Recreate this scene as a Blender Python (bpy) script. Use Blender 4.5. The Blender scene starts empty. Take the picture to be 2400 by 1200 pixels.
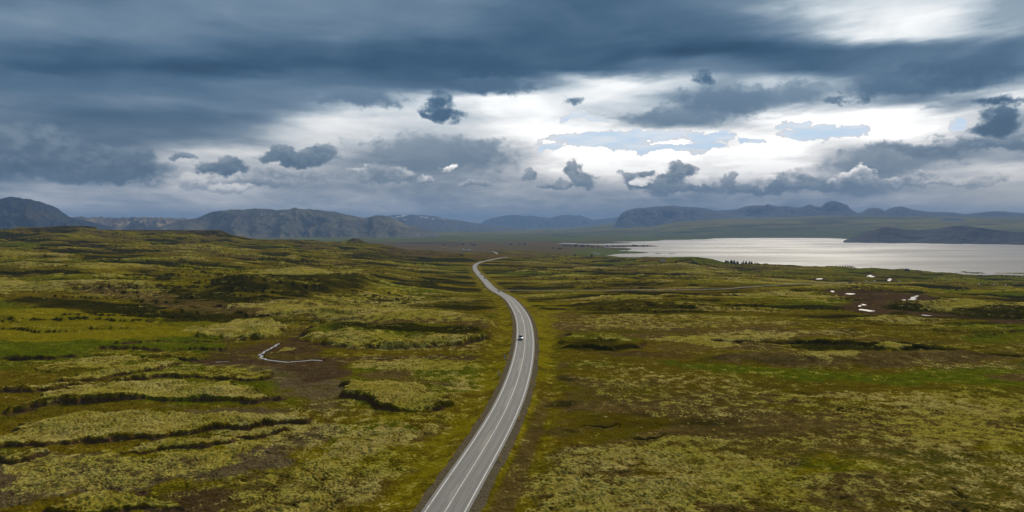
import bpy, bmesh, math, random
import numpy as np
from mathutils import Vector, Matrix

# ------------------------------------------------------------------ camera, light, exposure
S = bpy.context.scene
COL = S.collection
F = 1600.0            # focal length in photograph pixels (2400 px wide)
HY = 530.0            # picture row of the true horizon
CH = 46.0             # flying height above the road (m)
SUN_AZ, SUN_EL = math.radians(22), math.radians(31)

cam_d = bpy.data.cameras.new("camera")
cam = bpy.data.objects.new("camera", cam_d); COL.objects.link(cam)
cam_d.sensor_width = 36.0; cam_d.lens = 24.0
cam_d.clip_start = 0.5; cam_d.clip_end = 120000
cam.location = (0, 0, CH)
cam.rotation_euler = (math.radians(90) - math.atan((600 - HY) / F), 0, 0)
S.camera = cam

S.view_settings.view_transform = 'Standard'; S.view_settings.look = 'None'
S.view_settings.exposure = 0.0; S.view_settings.gamma = 1.0
S.render.film_transparent = False
S.cycles.use_denoising = True
S.cycles.max_bounces = 6; S.cycles.volume_bounces = 1; S.cycles.transparent_max_bounces = 8
S.cycles.use_adaptive_sampling = True; S.cycles.adaptive_threshold = 0.01

sun_d = bpy.data.lights.new("sun", 'SUN')
sun_d.energy = 2.8; sun_d.angle = math.radians(10); sun_d.color = (1.0, 0.90, 0.74)
sun = bpy.data.objects.new("sun", sun_d); COL.objects.link(sun)
sdir = Vector((math.sin(SUN_AZ) * math.cos(SUN_EL), math.cos(SUN_AZ) * math.cos(SUN_EL), math.sin(SUN_EL)))
sun.rotation_euler = sdir.to_track_quat('Z', 'Y').to_euler()
sun.location = (200, 300, 300)

# ------------------------------------------------------------------ node helper
class NT:
    def __init__(s, tree):
        s.t = tree; s.n = tree.nodes; s.l = tree.links
    def node(s, typ, **kw):
        nd = s.n.new(typ)
        for k, v in kw.items(): setattr(nd, k, v)
        return nd
    def set(s, sock, v):
        if isinstance(v, bpy.types.NodeSocket): s.l.new(v, sock)
        elif isinstance(v, (tuple, list)) and len(v) == 3 and sock.type == 'RGBA': sock.default_value = (*v, 1)
        else: sock.default_value = v
    def m(s, op, a, b=None, c=None, clamp=False):
        nd = s.node('ShaderNodeMath', operation=op, use_clamp=clamp)
        s.set(nd.inputs[0], a)
        if b is not None: s.set(nd.inputs[1], b)
        if c is not None: s.set(nd.inputs[2], c)
        return nd.outputs[0]
    def add(s, a, b): return s.m('ADD', a, b)
    def sub(s, a, b): return s.m('SUBTRACT', a, b)
    def mul(s, a, b): return s.m('MULTIPLY', a, b)
    def mr(s, v, a, b, c=0.0, d=1.0, smooth=True):
        nd = s.node('ShaderNodeMapRange'); nd.clamp = True
        nd.interpolation_type = 'SMOOTHSTEP' if smooth else 'LINEAR'
        for i, x in enumerate((v, a, b, c, d)): s.set(nd.inputs[i], x)
        return nd.outputs[0]
    def xyz(s, x, y, z=0.0):
        nd = s.node('ShaderNodeCombineXYZ')
        for i, q in enumerate((x, y, z)): s.set(nd.inputs[i], q)
        return nd.outputs[0]
    def noise(s, vec, scale, detail=4, rough=.55, dist=0.0, out=0):
        nd = s.node('ShaderNodeTexNoise')
        s.set(nd.inputs['Vector'], vec); s.set(nd.inputs['Scale'], scale)
        s.set(nd.inputs['Detail'], detail); s.set(nd.inputs['Roughness'], rough); s.set(nd.inputs['Distortion'], dist)
        return nd.outputs[out]
    def mix(s, f, a, b, blend='MIX'):
        nd = s.node('ShaderNodeMix', data_type='RGBA', blend_type=blend)
        s.set(nd.inputs[0], f); s.set(nd.inputs[6], a); s.set(nd.inputs[7], b)
        return nd.outputs[2]
    def mixf(s, f, a, b):
        nd = s.node('ShaderNodeMix', data_type='FLOAT')
        s.set(nd.inputs[0], f); s.set(nd.inputs[2], a); s.set(nd.inputs[3], b)
        return nd.outputs[0]
    def ramp(s, f, stops, interp='LINEAR'):
        nd = s.node('ShaderNodeValToRGB'); cr = nd.color_ramp; cr.interpolation = interp
        while len(cr.elements) < len(stops): cr.elements.new(0.5)
        for e, (p, c) in zip(cr.elements, sorted(stops, key=lambda q: q[0])):
            e.position = p
        for e, (p, c) in zip(cr.elements, sorted(stops, key=lambda q: q[0])):
            e.color = (*c, 1) if isinstance(c, (tuple, list)) else (c, c, c, 1)
        s.set(nd.inputs[0], f)
        return nd.outputs[0]
    def attr(s, name, out='Fac'):
        nd = s.node('ShaderNodeAttribute', attribute_name=name); return nd.outputs[out]

def lin(c):
    return tuple(((v / 255) / 12.92 if v <= 10.3 else (((v / 255) + .055) / 1.055) ** 2.4) for v in c)

def pix_az(px): return math.atan((px - 1200) / F)
def pix_el(px, py):
    az = pix_az(px)
    # small pitch handled through the horizon row
    return math.atan((HY - py) / F * math.cos(az))

# ------------------------------------------------------------------ the sky: Nishita behind a broken deck of cloud
W = bpy.data.worlds.new("World"); S.world = W; W.use_nodes = True
W.cycles.sampling_method = 'MANUAL'; W.cycles.sample_map_resolution = 512
T = NT(W.node_tree); T.n.clear()
tc = T.node('ShaderNodeTexCoord').outputs['Generated']
sep = T.node('ShaderNodeSeparateXYZ'); T.l.new(tc, sep.inputs[0])
DX, DY, DZ = sep.outputs
AZ = T.m('ARCTAN2', DX, DY)
# elevation measured as tangent in the plane of the view, so that cloud bands stay level
HL = T.m('SQRT', T.add(T.mul(DX, DX), T.mul(DY, DY)))
EL = T.m('DIVIDE', DZ, T.m('MAXIMUM', HL, 0.02))       # tan(elevation)
ELC = T.m('MAXIMUM', EL, 0.0)
# noise space: a level cloud deck seen in perspective
Q = T.add(ELC, 0.055)
PU = T.m('DIVIDE', AZ, T.m('POWER', Q, 0.55))
PV = T.mul(T.m('LOGARITHM', Q, math.e), 1.5)
PV = T.m('MULTIPLY_ADD', EL, 2.4, PV)
P = T.xyz(PU, PV, 0.0)
# domain warp (wisps)
wn = T.node('ShaderNodeTexNoise'); T.set(wn.inputs['Vector'], P); wn.inputs['Scale'].default_value = 3.2
wn.inputs['Detail'].default_value = 7; wn.inputs['Roughness'].default_value = .56
ws = T.node('ShaderNodeSeparateColor'); T.l.new(wn.outputs['Color'], ws.inputs[0])
amp = T.m('MULTIPLY_ADD', ELC, 0.26, 0.040)
AZW = T.m('MULTIPLY_ADD', T.sub(ws.outputs[0], .5), T.mul(amp, 1.7), AZ)
ELW = T.m('MULTIPLY_ADD', T.sub(ws.outputs[1], .5), T.mul(amp, 0.55), T.m('DIVIDE', EL, T.m('MAXIMUM', T.m('COSINE', AZ), .3)))

ROWS = {
 -200:[12,12,12,12,12,12,12,12,12,12,12,12,11,10,10,10,11,12,15,17,18,18,17,16,15],
   0:[10,11,11,11,13.5,13.5,13,13,13,13,13,12,10.5,8.5,8.5,8.8,10,11,13,16,21,21,21,20,15],
  40:[12.5,12.5,12,12,13,13.5,13.5,13.5,13,13,12.5,11,9,7.8,8,9,9.5,11,15.5,20,21.5,21.5,21.3,18,14],
  80:[12.5,12,12,12.5,12,11,10,10.5,12,12,11.5,10,8.5,7.8,7.8,8.5,8.5,9.5,13,15,21,21.3,20,17,13],
 120:[9,8.2,8.2,9,10.5,10.5,8.5,8,8.5,8.5,8.5,7.8,8.5,8,7.2,6.6,6.3,6.3,6.8,7.8,9,10,11.5,10,9],
 160:[6.3,6.3,6.6,6.6,6.6,6.5,6.3,7,7,7.5,7.7,7.5,6.6,8,7.3,10,13,11,8,8,10,12,8.5,7.5,9],
 200:[9,9,9.5,10.5,10,11,12,10,10,9.5,9,8.2,9.5,19,22,22,20,14,20,18,13,8.5,8,11,18],
 240:[12,11,10.5,12,13,11.5,11,12,15,14,20,21.5,22,21,21.5,20,13,11.5,12,14,20,12,13,22,22],
 280:[12,10.5,9,8.3,8.8,10,11,19,22,20,20,18,22.5,22.5,20.5,13,12,15,23,24,24.5,24.5,24,21,16],
 320:[12,12,11,10.3,10,10.5,14,20.5,21.5,20,18,19,23,24.5,24,24,24,24,25,24,25,25,24,18,16],
 360:[10,10,11,10,19,22,22,21,19,15,13.5,12.5,17,25,25,26,26,26,26,25,16,13,13,15,20],
 400:[10,11,10,10,18,20,20,18,16,14.5,13,13.5,19,26,26,26,26,26,26,23,14,14,18,22,25],
 440:[18.5,18.5,18,18,20,23,20,17,17.5,16.5,15.5,15.5,18,22,19.5,19.5,19.5,21,17,15.5,14.5,14.5,16.5,20.5,20],
 480:[19,19.5,18,17.5,18,19,18.5,19,17,17,17,18,17.5,16.5,16,15.5,15.5,15.5,15.5,16,16.5,17.5,20,20,22],
 520:[17,17,17,17.5,17.5,17.5,17.5,17.5,17.5,17.5,17.5,17.5,17.5,17,16.5,16.5,16.5,16.5,16.5,17,17.5,19,21,20,22],
}
AZL = 0.70
azf = T.m('MULTIPLY_ADD', AZW, 0.5 / AZL, 0.5, clamp=True)
prev = None; prev_e = None
for py in sorted(ROWS, reverse=True):
    vals = ROWS[py]
    stops = [(pix_az(i * 100) / (2 * AZL) + .5, v / 26.0) for i, v in enumerate(vals)]
    stops = [(0.0, 11 / 26.0)] + stops + [(1.0, 15 / 26.0)]
    r = T.ramp(azf if prev is None else T.m('MULTIPLY_ADD', prev, 1e-7, azf), stops, 'B_SPLINE')
    e = (HY - py) / F
    if prev is None: prev = r
    else:
        f = T.mr(ELW, prev_e, e)
        prev = T.mix(f, prev, r)
    prev_e = e
B = T.mul(prev, 26.0)
# elevation in the rows is measured in the picture plane: correct for azimuth is small and left to the warp
n1 = T.noise(T.xyz(T.mul(PU, .55), PV, 3.3), 3.0, 5, .52, .3)
n2 = T.noise(T.xyz(T.mul(PU, .8), PV, 9.1), 8.0, 5, .58, .4)
n5 = T.noise(T.xyz(AZ, T.mul(EL, 1.9), 7.7), 7.0, 6, .55, .6)
n3 = T.noise(T.xyz(T.mul(AZ, 1.0), T.mul(EL, 3.4), 2.2), 9.0, 7, .56, .5)
n4 = T.noise(T.xyz(T.mul(AZ, 1.0), T.mul(EL, 2.0), 6.2), 45.0, 5, .62, .2)
B = T.m('MULTIPLY_ADD', T.sub(n1, .5), 4.5, B)
B = T.m('MULTIPLY_ADD', T.sub(n2, .5), T.mr(EL, .05, .25, 4.0, .5), B)
B = T.m('MULTIPLY_ADD', T.sub(n5, .5), T.mr(EL, .08, .2, 3.5, 5.0), B)
B = T.m('MULTIPLY_ADD', T.sub(n3, .5), T.mr(EL, .05, .15, 14.0, 0.0), B)
B = T.m('MULTIPLY_ADD', T.sub(n4, .5), T.mr(EL, .06, .14, 3.2, 0.0), B)

CR = [(5, (38, 66, 92)), (7, (54, 86, 113)), (10, (84, 112, 137)), (13, (114, 137, 158)), (16, (154, 172, 186)),
      (19, (210, 220, 227)), (21, (252, 255, 256)), (23.5, (305, 305, 302)), (26, (400, 400, 394))]
colr = T.ramp(T.mul(B, 1 / 26.0), [(b / 26.0, lin(c)) for b, c in CR], 'LINEAR')
# low clouds are greyer and a touch violet
lowt = T.mul(T.mr(EL, .04, .17, 1, 0), T.mr(B, 17, 10))
colr = T.mix(T.mul(lowt, .75), colr, T.ramp(T.mul(B, 1 / 26.0), [(7/26, lin((76, 92, 104))), (10/26, lin((92, 106, 118))), (13/26, lin((122, 134, 145))), (18/26, lin((178, 184, 190)))]))

# crisp cumulus: ellipses with ragged tops; kind 0 = dark body, 1 = sunlit top
CUM = [  # column, row, half width, half height, tone of base, tone of top
 (1690, 240, 130, 34, 11.5, 12.5), (1570, 278, 130, 17, 12.5, 14), (2190, 178, 170, 34, 8, 9.5), (2090, 200, 130, 26, 9.5, 11), (1870, 215, 70, 26, 13, 14), (1150, 200, 110, 18, 9, 9.5), (840, 235, 110, 18, 11.5, 12.5),
 (1010, 350, 170, 30, 13.5, 15), (1100, 370, 110, 30, 12.5, 14),
 (1036, 240, 34, 20, 8.0, 9.5), (1040, 265, 46, 18, 7.5, 9), (1005, 272, 26, 9, 9.0, 10),
 (526, 398, 54, 14, 10.3, 13), (540, 384, 26, 16, 11.5, 14),
 (700, 372, 88, 16, 10.5, 12.5), (740, 357, 42, 18, 12, 14.5), (662, 358, 34, 14, 11.5, 14),
 (440, 371, 30, 7, 13.5, 15),
 (2338, 300, 66, 24, 7.8, 9.5), (2335, 277, 42, 22, 8.2, 10.5), (2336, 242, 84, 11, 8, 9),
 (2180, 248, 34, 7, 16, 18), (1640, 180, 28, 17, 9, 10), (1345, 241, 26, 11, 12, 14), (1950, 240, 34, 8, 11.5, 13),
 (60, 340, 150, 42, 10.2, 12.2), (60, 385, 125, 24, 8.2, 10.5), (260, 392, 140, 34, 8.4, 11.2), (230, 415, 130, 20, 9.5, 10),
 (300, 362, 60, 16, 11.5, 12.2),
 (1345, 395, 24, 17, 13.5, 15.5), (1362, 422, 30, 20, 13, 14.5), (1310, 435, 40, 10, 13, 17),
 (1600, 400, 40, 17, 12, 15), (1570, 418, 30, 12, 12, 14), (1520, 405, 18, 8, 13, 15), (1480, 420, 28, 16, 13, 16), (1520, 432, 60, 12, 12.5, 15),
 (1706, 425, 17, 17, 14, 17), (1240, 412, 22, 10, 14, 17), (1600, 440, 130, 12, 12, 13), (1800, 444, 150, 12, 11.5, 13),
 (2150, 352, 170, 22, 11, 13.5), (2060, 378, 150, 24, 13, 15.5), (2350, 340, 130, 15, 11.5, 13),
 (1850, 425, 90, 16, 13, 19), (1950, 440, 120, 15, 12, 14),
 (1052, 391, 17, 8, 18, 25), (980, 424, 40, 10, 14, 24), (945, 415, 45, 14, 13.5, 19), (890, 412, 60, 16, 13.5, 16), (835, 400, 26, 6, 16, 20), (1120, 434, 42, 8, 14, 18),
 (2010, 415, 40, 18, 15, 24), (2016, 402, 18, 12, 18, 25), (2090, 425, 40, 10, 14, 20), (2150, 418, 50, 14, 14, 20), (1958, 430, 14, 7, 14, 22),
 (2260, 420, 100, 12, 15.5, 21), (1640, 420, 20, 10, 22, 25.5), (1500, 425, 30, 9, 24, 26), (1790, 425, 26, 12, 18, 26),
 (690, 410, 110, 18, 14.5, 18), (620, 430, 110, 14, 13.5, 17), (480, 425, 70, 18, 17, 21), (545, 442, 60, 10, 18, 22),
]
cn = T.node('ShaderNodeTexNoise'); T.set(cn.inputs['Vector'], T.xyz(AZ, T.mul(EL, 1.25), 1.7)); cn.inputs['Scale'].default_value = 26.0
cn.inputs['Detail'].default_value = 7; cn.inputs['Roughness'].default_value = .6
cs = T.node('ShaderNodeSeparateColor'); T.l.new(cn.outputs['Color'], cs.inputs[0])
AZC = T.m('MULTIPLY_ADD', T.sub(cs.outputs[0], .5), 0.060, AZ)
ELQ = T.m('MULTIPLY_ADD', T.sub(cs.outputs[1], .5), 0.042, EL)
puff = T.noise(T.xyz(AZ, T.mul(EL, 1.4), 5.5), 60.0, 5, .6)
PC = T.xyz(AZC, ELQ, 0)
Bc = B
for (px, py, rx, ry, bb, bt) in CUM:
    a = pix_az(px); ra = rx / F * math.cos(a) ** 2
    e = (HY - py) / F * math.cos(a); re = ry / F * math.cos(a) * 1.15
    mp = T.node('ShaderNodeMapping', vector_type='TEXTURE')
    T.set(mp.inputs['Vector'], T.xyz(AZC, ELQ, Bc))   # z carries the chain, scaled away
    mp.inputs['Location'].default_value = (a, e, 0); mp.inputs['Scale'].default_value = (ra * 1.25, re * 1.25, 1e7)
    ln = T.node('ShaderNodeVectorMath', operation='LENGTH'); T.l.new(mp.outputs[0], ln.inputs[0])
    hi = py < 335 or (rx > 105 and 345 < py < 382)
    am, wd = (1.5, .75) if hi else ((1.1, .6) if rx > 100 else (1.05, .42))
    body = T.m('MULTIPLY_ADD', T.sub(puff, .5), am, T.m('SUBTRACT', 1.0, ln.outputs['Value']))
    mask = T.mr(body, .02, wd)
    sy = T.node('ShaderNodeSeparateXYZ'); T.l.new(mp.outputs[0], sy.inputs[0])
    sh = T.mr(T.m('MULTIPLY_ADD', T.sub(puff, .5), 3.2 if not hi else 1.5, sy.outputs[1]), -.7, .9, bb - (.6 if not hi else 0), bt + (1.0 if not hi else 0))
    Bc = T.mixf(mask, Bc, sh)
fin = T.ramp(T.mul(Bc, 1 / 26.0), [(b / 26.0, lin(c)) for b, c in CR], 'LINEAR')
grey = T.ramp(T.mul(Bc, 1 / 26.0), [(7/26, lin((66, 86, 98))), (10/26, lin((88, 104, 116))), (13/26, lin((122, 134, 143))), (18/26, lin((180, 182, 184))), (23/26, lin((236, 232, 226)))])
fin = T.mix(T.mr(EL, .05, .20, .85, 0.0), fin, grey)
# scraps of clear pale blue in the thin bright cloud
BLUE = [(1400, 332, 105, 17), (1500, 322, 110, 11), (1540, 352, 100, 9), (1660, 322, 60, 12), (1955, 305, 78, 13), (1880, 318, 50, 12), (1640, 342, 46, 6), (2235, 290, 26, 14), (1400, 275, 70, 8), (1860, 296, 34, 9), (1760, 330, 30, 6), (1280, 352, 26, 7)]
t_blue = T.mix(T.mr(n2, .35, .65), lin((214, 236, 256)), lin((240, 248, 256)))
acc = None
for (px, py, rx, ry) in BLUE:
    a = pix_az(px); ra = rx / F * math.cos(a) ** 2; e = (HY - py) / F * math.cos(a); re = ry / F * math.cos(a)
    mp = T.node('ShaderNodeMapping', vector_type='TEXTURE'); T.set(mp.inputs['Vector'], T.xyz(AZC, ELQ, acc if acc is not None else Bc))
    mp.inputs['Location'].default_value = (a, e, 0); mp.inputs['Scale'].default_value = (ra * 1.2, re * 1.25, 1e7)
    ln = T.node('ShaderNodeVectorMath', operation='LENGTH'); T.l.new(mp.outputs[0], ln.inputs[0])
    w_ = T.m('MULTIPLY_ADD', T.sub(n4, .5), 1.3, T.m('SUBTRACT', 1.0, ln.outputs['Value']))
    acc = w_ if acc is None else T.m('MAXIMUM', acc, w_)
fin = T.mix(T.mul(T.mr(acc, .0, .07), T.mr(Bc, 18, 21)), fin, lin((236, 237, 239)))
fin = T.mix(T.mul(T.mr(acc, .08, .30), T.mr(Bc, 18, 21)), fin, t_blue)
# warm light low on the right
warm = T.mul(T.mul(T.mr(T.add(AZ, T.mul(n3, .12)), .54, .70), T.mr(EL, .075, .03)), T.mr(Bc, 12, 18))
fin = T.mix(T.mul(warm, .55), fin, lin((222, 214, 192)))

nish = T.node('ShaderNodeTexSky', sky_type='NISHITA'); nish.sun_disc = False
nish.sun_elevation = SUN_EL; nish.sun_rotation = SUN_AZ
bg1 = T.node('ShaderNodeBackground'); T.l.new(nish.outputs[0], bg1.inputs[0]); bg1.inputs[1].default_value = 0.07
bg2 = T.node('ShaderNodeBackground'); T.l.new(fin, bg2.inputs[0]); bg2.inputs[1].default_value = 1.0
# outside the photographed quarter of the sky: the same deck in plainer form, thinner behind the viewer
pl = T.noise(T.xyz(T.mul(DX, 1.0), DY, T.mul(DZ, 3.0)), 2.2, 3, .6)
plain = T.mix(T.mr(pl, .3, .7), lin((92, 108, 126)), lin((176, 184, 190)))
bg3 = T.node('ShaderNodeBackground'); T.l.new(plain, bg3.inputs[0]); bg3.inputs[1].default_value = 1.0
mixp = T.node('ShaderNodeMixShader'); T.set(mixp.inputs[0], T.m('MULTIPLY_ADD', T.mr(DY, .25, -.4), -.45, 1.0))
T.l.new(bg1.outputs[0], mixp.inputs[1]); T.l.new(bg3.outputs[0], mixp.inputs[2])
inside = T.mul(T.m('LESS_THAN', T.m('ABSOLUTE', AZ), 0.80), T.mul(T.m('GREATER_THAN', DZ, -0.015), T.m('LESS_THAN', EL, 0.60)))
mixs = T.node('ShaderNodeMixShader'); T.set(mixs.inputs[0], inside)
T.l.new(mixp.outputs[0], mixs.inputs[1]); T.l.new(bg2.outputs[0], mixs.inputs[2])
wo = T.node('ShaderNodeOutputWorld'); T.l.new(mixs.outputs[0], wo.inputs['Surface'])
# ------------------------------------------------------------------ object helpers
def tag(o, label=None, cat=None, group=None, kind=None):
    if label: o['label'] = label
    if cat: o['category'] = cat
    if group: o['group'] = group
    if kind: o['kind'] = kind
    return o

def new_mat(name, rough=.9, spec=.3):
    m = bpy.data.materials.new(name); m.use_nodes = True
    t = NT(m.node_tree); t.n.clear()
    b = t.node('ShaderNodeBsdfPrincipled'); b.inputs['Roughness'].default_value = rough
    b.inputs['Specular IOR Level'].default_value = spec
    o = t.node('ShaderNodeOutputMaterial'); t.l.new(b.outputs[0], o.inputs[0])
    return m, t, b

def mesh_obj(name, verts, faces, mat=None, parent=None, smooth=False):
    me = bpy.data.meshes.new(name); me.from_pydata([tuple(v) for v in verts], [], faces); me.update()
    if smooth: me.polygons.foreach_set('use_smooth', [True] * len(me.polygons))
    o = bpy.data.objects.new(name, me); COL.objects.link(o)
    if mat: me.materials.append(mat)
    if parent: o.parent = parent
    return o

def grid_obj(name, X, Y, Z, mat, wrap=False, attrs=None):
    n, m = X.shape                               # rows (distance), columns (azimuth)
    me = bpy.data.meshes.new(name)
    me.vertices.add(n * m)
    co = np.empty((n * m, 3), np.float32); co[:, 0] = X.ravel(); co[:, 1] = Y.ravel(); co[:, 2] = Z.ravel()
    me.vertices.foreach_set('co', co.ravel())
    idx = np.arange(n * m, dtype=np.int32).reshape(n, m)
    if wrap: idx = np.concatenate([idx, idx[:, :1]], 1)
    a = idx[:-1, :-1].ravel(); b = idx[:-1, 1:].ravel(); c = idx[1:, 1:].ravel(); d = idx[1:, :-1].ravel()
    q = np.stack([d, c, b, a], 1).astype(np.int32)
    k = len(q)
    me.loops.add(4 * k); me.polygons.add(k)
    me.loops.foreach_set('vertex_index', q.ravel())
    me.polygons.foreach_set('loop_start', np.arange(0, 4 * k, 4, dtype=np.int32))
    me.polygons.foreach_set('use_smooth', np.ones(k, bool))
    me.update(calc_edges=True)
    for an, av in (attrs or {}).items():
        at = me.attributes.new(an, 'FLOAT', 'POINT'); at.data.foreach_set('value', av.astype(np.float32).ravel())
    o = bpy.data.objects.new(name, me); COL.objects.link(o); me.materials.append(mat)
    return o

# ------------------------------------------------------------------ noise on numpy arrays
_rng = np.random.RandomState(7)
_perm = _rng.permutation(4096).astype(np.int32)
_ga = _rng.rand(4096) * 2 * np.pi
_gx, _gy = np.cos(_ga).astype(np.float32), np.sin(_ga).astype(np.float32)
def perlin(x, y, seed=0):
    x = np.asarray(x); y = np.asarray(y)
    fx = np.floor(x); fy = np.floor(y)
    xi = fx.astype(np.int32) + np.int32(seed * 131); yi = fy.astype(np.int32)
    xf = (x - fx).astype(np.float32); yf = (y - fy).astype(np.float32)
    u = xf * xf * xf * (xf * (xf * 6 - 15) + 10); v = yf * yf * yf * (yf * (yf * 6 - 15) + 10)
    p0 = _perm[xi & 4095] + yi; p1 = _perm[(xi + 1) & 4095] + yi
    def g(h, dx, dy):
        h = _perm[h & 4095]
        return _gx[h] * (xf - np.float32(dx)) + _gy[h] * (yf - np.float32(dy))
    a = g(p0, 0, 0); b = g(p1, 1, 0); c = g(p0 + 1, 0, 1); d = g(p1 + 1, 1, 1)
    return ((a + (b - a) * u) * (1 - v) + (c + (d - c) * u) * v) * np.float32(1.5)
def fbm(x, y, oct=4, seed=0, gain=.5, lac=2.03):
    s = 0; a = 1; t = 0
    for i in range(oct):
        s = s + a * perlin(x, y, seed + i * 7); t += a; a *= gain; x = x * lac + 3.1; y = y * lac + 1.7
    return s / t * 1.4
def ridged(x, y, oct=4, seed=0, gain=.5):
    s = 0; a = 1; t = 0
    for i in range(oct):
        s = s + a * (1 - np.abs(perlin(x, y, seed + i * 7)) * 2); t += a; a *= gain; x = x * 2.1 + 3.1; y = y * 2.1 + 1.7
    return s / t
def sst(x, a, b):
    t = np.clip((x - a) / (b - a), 0, 1); return t * t * (3 - 2 * t)

# ------------------------------------------------------------------ the lie of the land
LAKE = -100.0
RK = [0, 200, 350, 660, 1200, 1500, 1750, 2200, 3000, 4200, 7000, 9500, 12000, 15500, 20000, 60000]
ZT = {  # picture column of the bearing : height of the land along it
 -700: [0, 0, 0, 4, 12, 20, 28, 40, 30, 0, -60, -80, -80, -60, -40, 0],
    0: [0, 0, 0, 2, 9, 15, 22, 34, 22, -60, -100, -100, -90, -60, -40, 0],
  150: [0, 0, 0, 2, 9, 15, 22, 35, 22, -60, -100, -100, -90, -60, -40, 0],
  300: [0, 0, 0, 1, 6, 11, 17, 27, 10, -60, -100, -100, -90, -60, -40, 0],
  500: [0, 0, 0, 0, 3, 7, 11, 20, -10, -70, -100, -100, -90, -60, -40, 0],
  620: [0, 0, 0, -3, -2, 0, 1, 4, -40, -95, -100, -100, -86, -55, -40, 0],
  830: [0, 0, 0, -8, -13, -12, -10, -9, -60, -98, -100, -100, -84, -52, -40, 0],
 1000: [0, 0, -1, -14, -25, -26, -26, -36, -80, -100, -100, -100, -84, -52, -40, 0],
 1110: [0, 0, -1, -16, -28, -27, -29, -46, -72, -96, -100, -100, -82, -52, -40, 0],
 1180: [0, 0, -1, -16, -29, -27.5, -30, -50, -66, -92, -100, -100, -82, -50, -40, 0],
 1300: [0, 0, -1, -16, -30, -34, -42, -56, -75, -97, -100, -100, -80, -45, -30, 0],
 1500: [0, 0, -1, -14, -29, -37, -41, -55, -97, -108, -104, -98, -30, 60, 180, 300],
 1600: [0, 0, -1, -13, -30, -33, -37, -60, -104, -112, -106, -95, 60, 180, 300, 400],
 1700: [0, 0, -1, -12, -34, -41, -46, -80, -108, -114, -110, -90, 90, 230, 340, 400],
 2000: [0, 0, -1, -11, -36, -45, -54, -84, -112, -114, -110, -90, 80, 260, 360, 400],
 2400: [0, 0, -1, -12, -40, -52, -62, -90, -112, -114, -110, -90, 60, 200, 300, 400],
 3100: [0, 0, -1, -14, -45, -60, -70, -95, -112, -114, -112, -90, 20, 100, 200, 300],
}
_cols = sorted(ZT); _caz = np.array([pix_az(c) for c in _cols]); _ztab = np.array([ZT[c] for c in _cols], float)
_lr = np.log(np.array(RK, float) + 150.0)
def zbase(x, y):
    """smooth height of the land before knolls, banks and hummocks"""
    x = np.asarray(x, float); y = np.asarray(y, float)
    r = np.hypot(x, y); az = np.clip(np.arctan2(x, y), _caz[0], _caz[-1])
    l = np.log(r + 150.0)
    j = np.clip(np.searchsorted(_caz, az, side='right') - 1, 0, len(_caz) - 2)
    ta = (az - _caz[j]) / (_caz[j + 1] - _caz[j]); ta = np.clip(ta, 0, 1); ta = ta * ta * (3 - 2 * ta)
    i = np.clip(np.searchsorted(_lr, l, side='right') - 1, 0, len(_lr) - 2)
    tr = np.clip((l - _lr[i]) / (_lr[i + 1] - _lr[i]), 0, 1)
    def row(jj):
        # Catmull-Rom in log distance
        n = len(_lr)
        p0 = _ztab[jj, np.clip(i - 1, 0, n - 1)]; p1 = _ztab[jj, i]; p2 = _ztab[jj, i + 1]; p3 = _ztab[jj, np.clip(i + 2, 0, n - 1)]
        m1 = (p2 - p0) * .5; m2 = (p3 - p1) * .5
        lo = np.minimum(p1, p2) - 3; hi = np.maximum(p1, p2) + 3
        t = tr; h = (2*t**3 - 3*t**2 + 1) * p1 + (t**3 - 2*t**2 + t) * m1 + (-2*t**3 + 3*t**2) * p2 + (t**3 - t**2) * m2
        return np.clip(h, lo, hi)
    z = row(j) * (1 - ta) + row(j + 1) * ta
    back = sst(y, 200, -2000)                       # land behind the viewer stays level
    return z * (1 - back)

def ground_pt(px, py, z=None):
    """photograph pixel -> point where that sight line meets the land (or the level z)"""
    az = math.atan((px - 1200) / F); k = (py - HY) / F * math.cos(az)      # drop per metre along the ground
    if z is not None:
        r = (CH - z) / max(k, 1e-5); return (r * math.sin(az), r * math.cos(az))
    rr = np.geomspace(60, 30000, 1500)
    g = zbase(rr * math.sin(az), rr * math.cos(az)); d = (CH - rr * k) - g
    i = int(np.argmax(d < 0)) if (d < 0).any() else len(rr) - 1
    i = max(i, 1); t = d[i - 1] / (d[i - 1] - d[i] + 1e-9); r = rr[i - 1] + (rr[i] - rr[i - 1]) * min(max(t, 0), 1)
    return (r * math.sin(az), r * math.cos(az))

# ------------------------------------------------------------------ road centre line
ROAD_PX = [(975, 1330), (1010, 1260), (1043.5, 1200), (1100, 1120), (1123, 1085), (1150, 1041.7), (1170, 1003), (1191.7, 961.7), (1208, 920), (1214.5, 898),
           (1220.3, 876), (1225, 856), (1229, 838), (1231.4, 818), (1231.8, 800), (1231.6, 786.7), (1230.4, 766.7), (1225, 746.7),
           (1214, 726), (1198, 705), (1186, 696), (1173.3, 689.3), (1160.5, 683), (1149, 674), (1140.7, 663.5), (1131.3, 653.3), (1120.8, 642),
           (1113.8, 632.5), (1112, 625.3), (1115.5, 619.5), (1126, 614.8), (1143, 611.2)]
def resample(pts, step):
    p = np.array(pts, float); d = np.r_[0, np.cumsum(np.hypot(*np.diff(p, axis=0).T))]
    n = max(2, int(d[-1] / step)); s = np.linspace(0, d[-1], n)
    return np.stack([np.interp(s, d, p[:, k]) for k in range(2)], 1)
def smooth_line(p, sig, it=1):
    k = np.exp(-.5 * (np.arange(-3 * sig, 3 * sig + 1) / sig) ** 2); k /= k.sum(); w = 3 * sig
    e = np.concatenate([2 * p[:1] - p[w:0:-1], p, 2 * p[-1:] - p[-2:-w - 2:-1]])
    return np.stack([np.convolve(e[:, i], k, 'valid') for i in range(p.shape[1])], 1)
_rp = [ground_pt(*q) for q in ROAD_PX]
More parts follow.
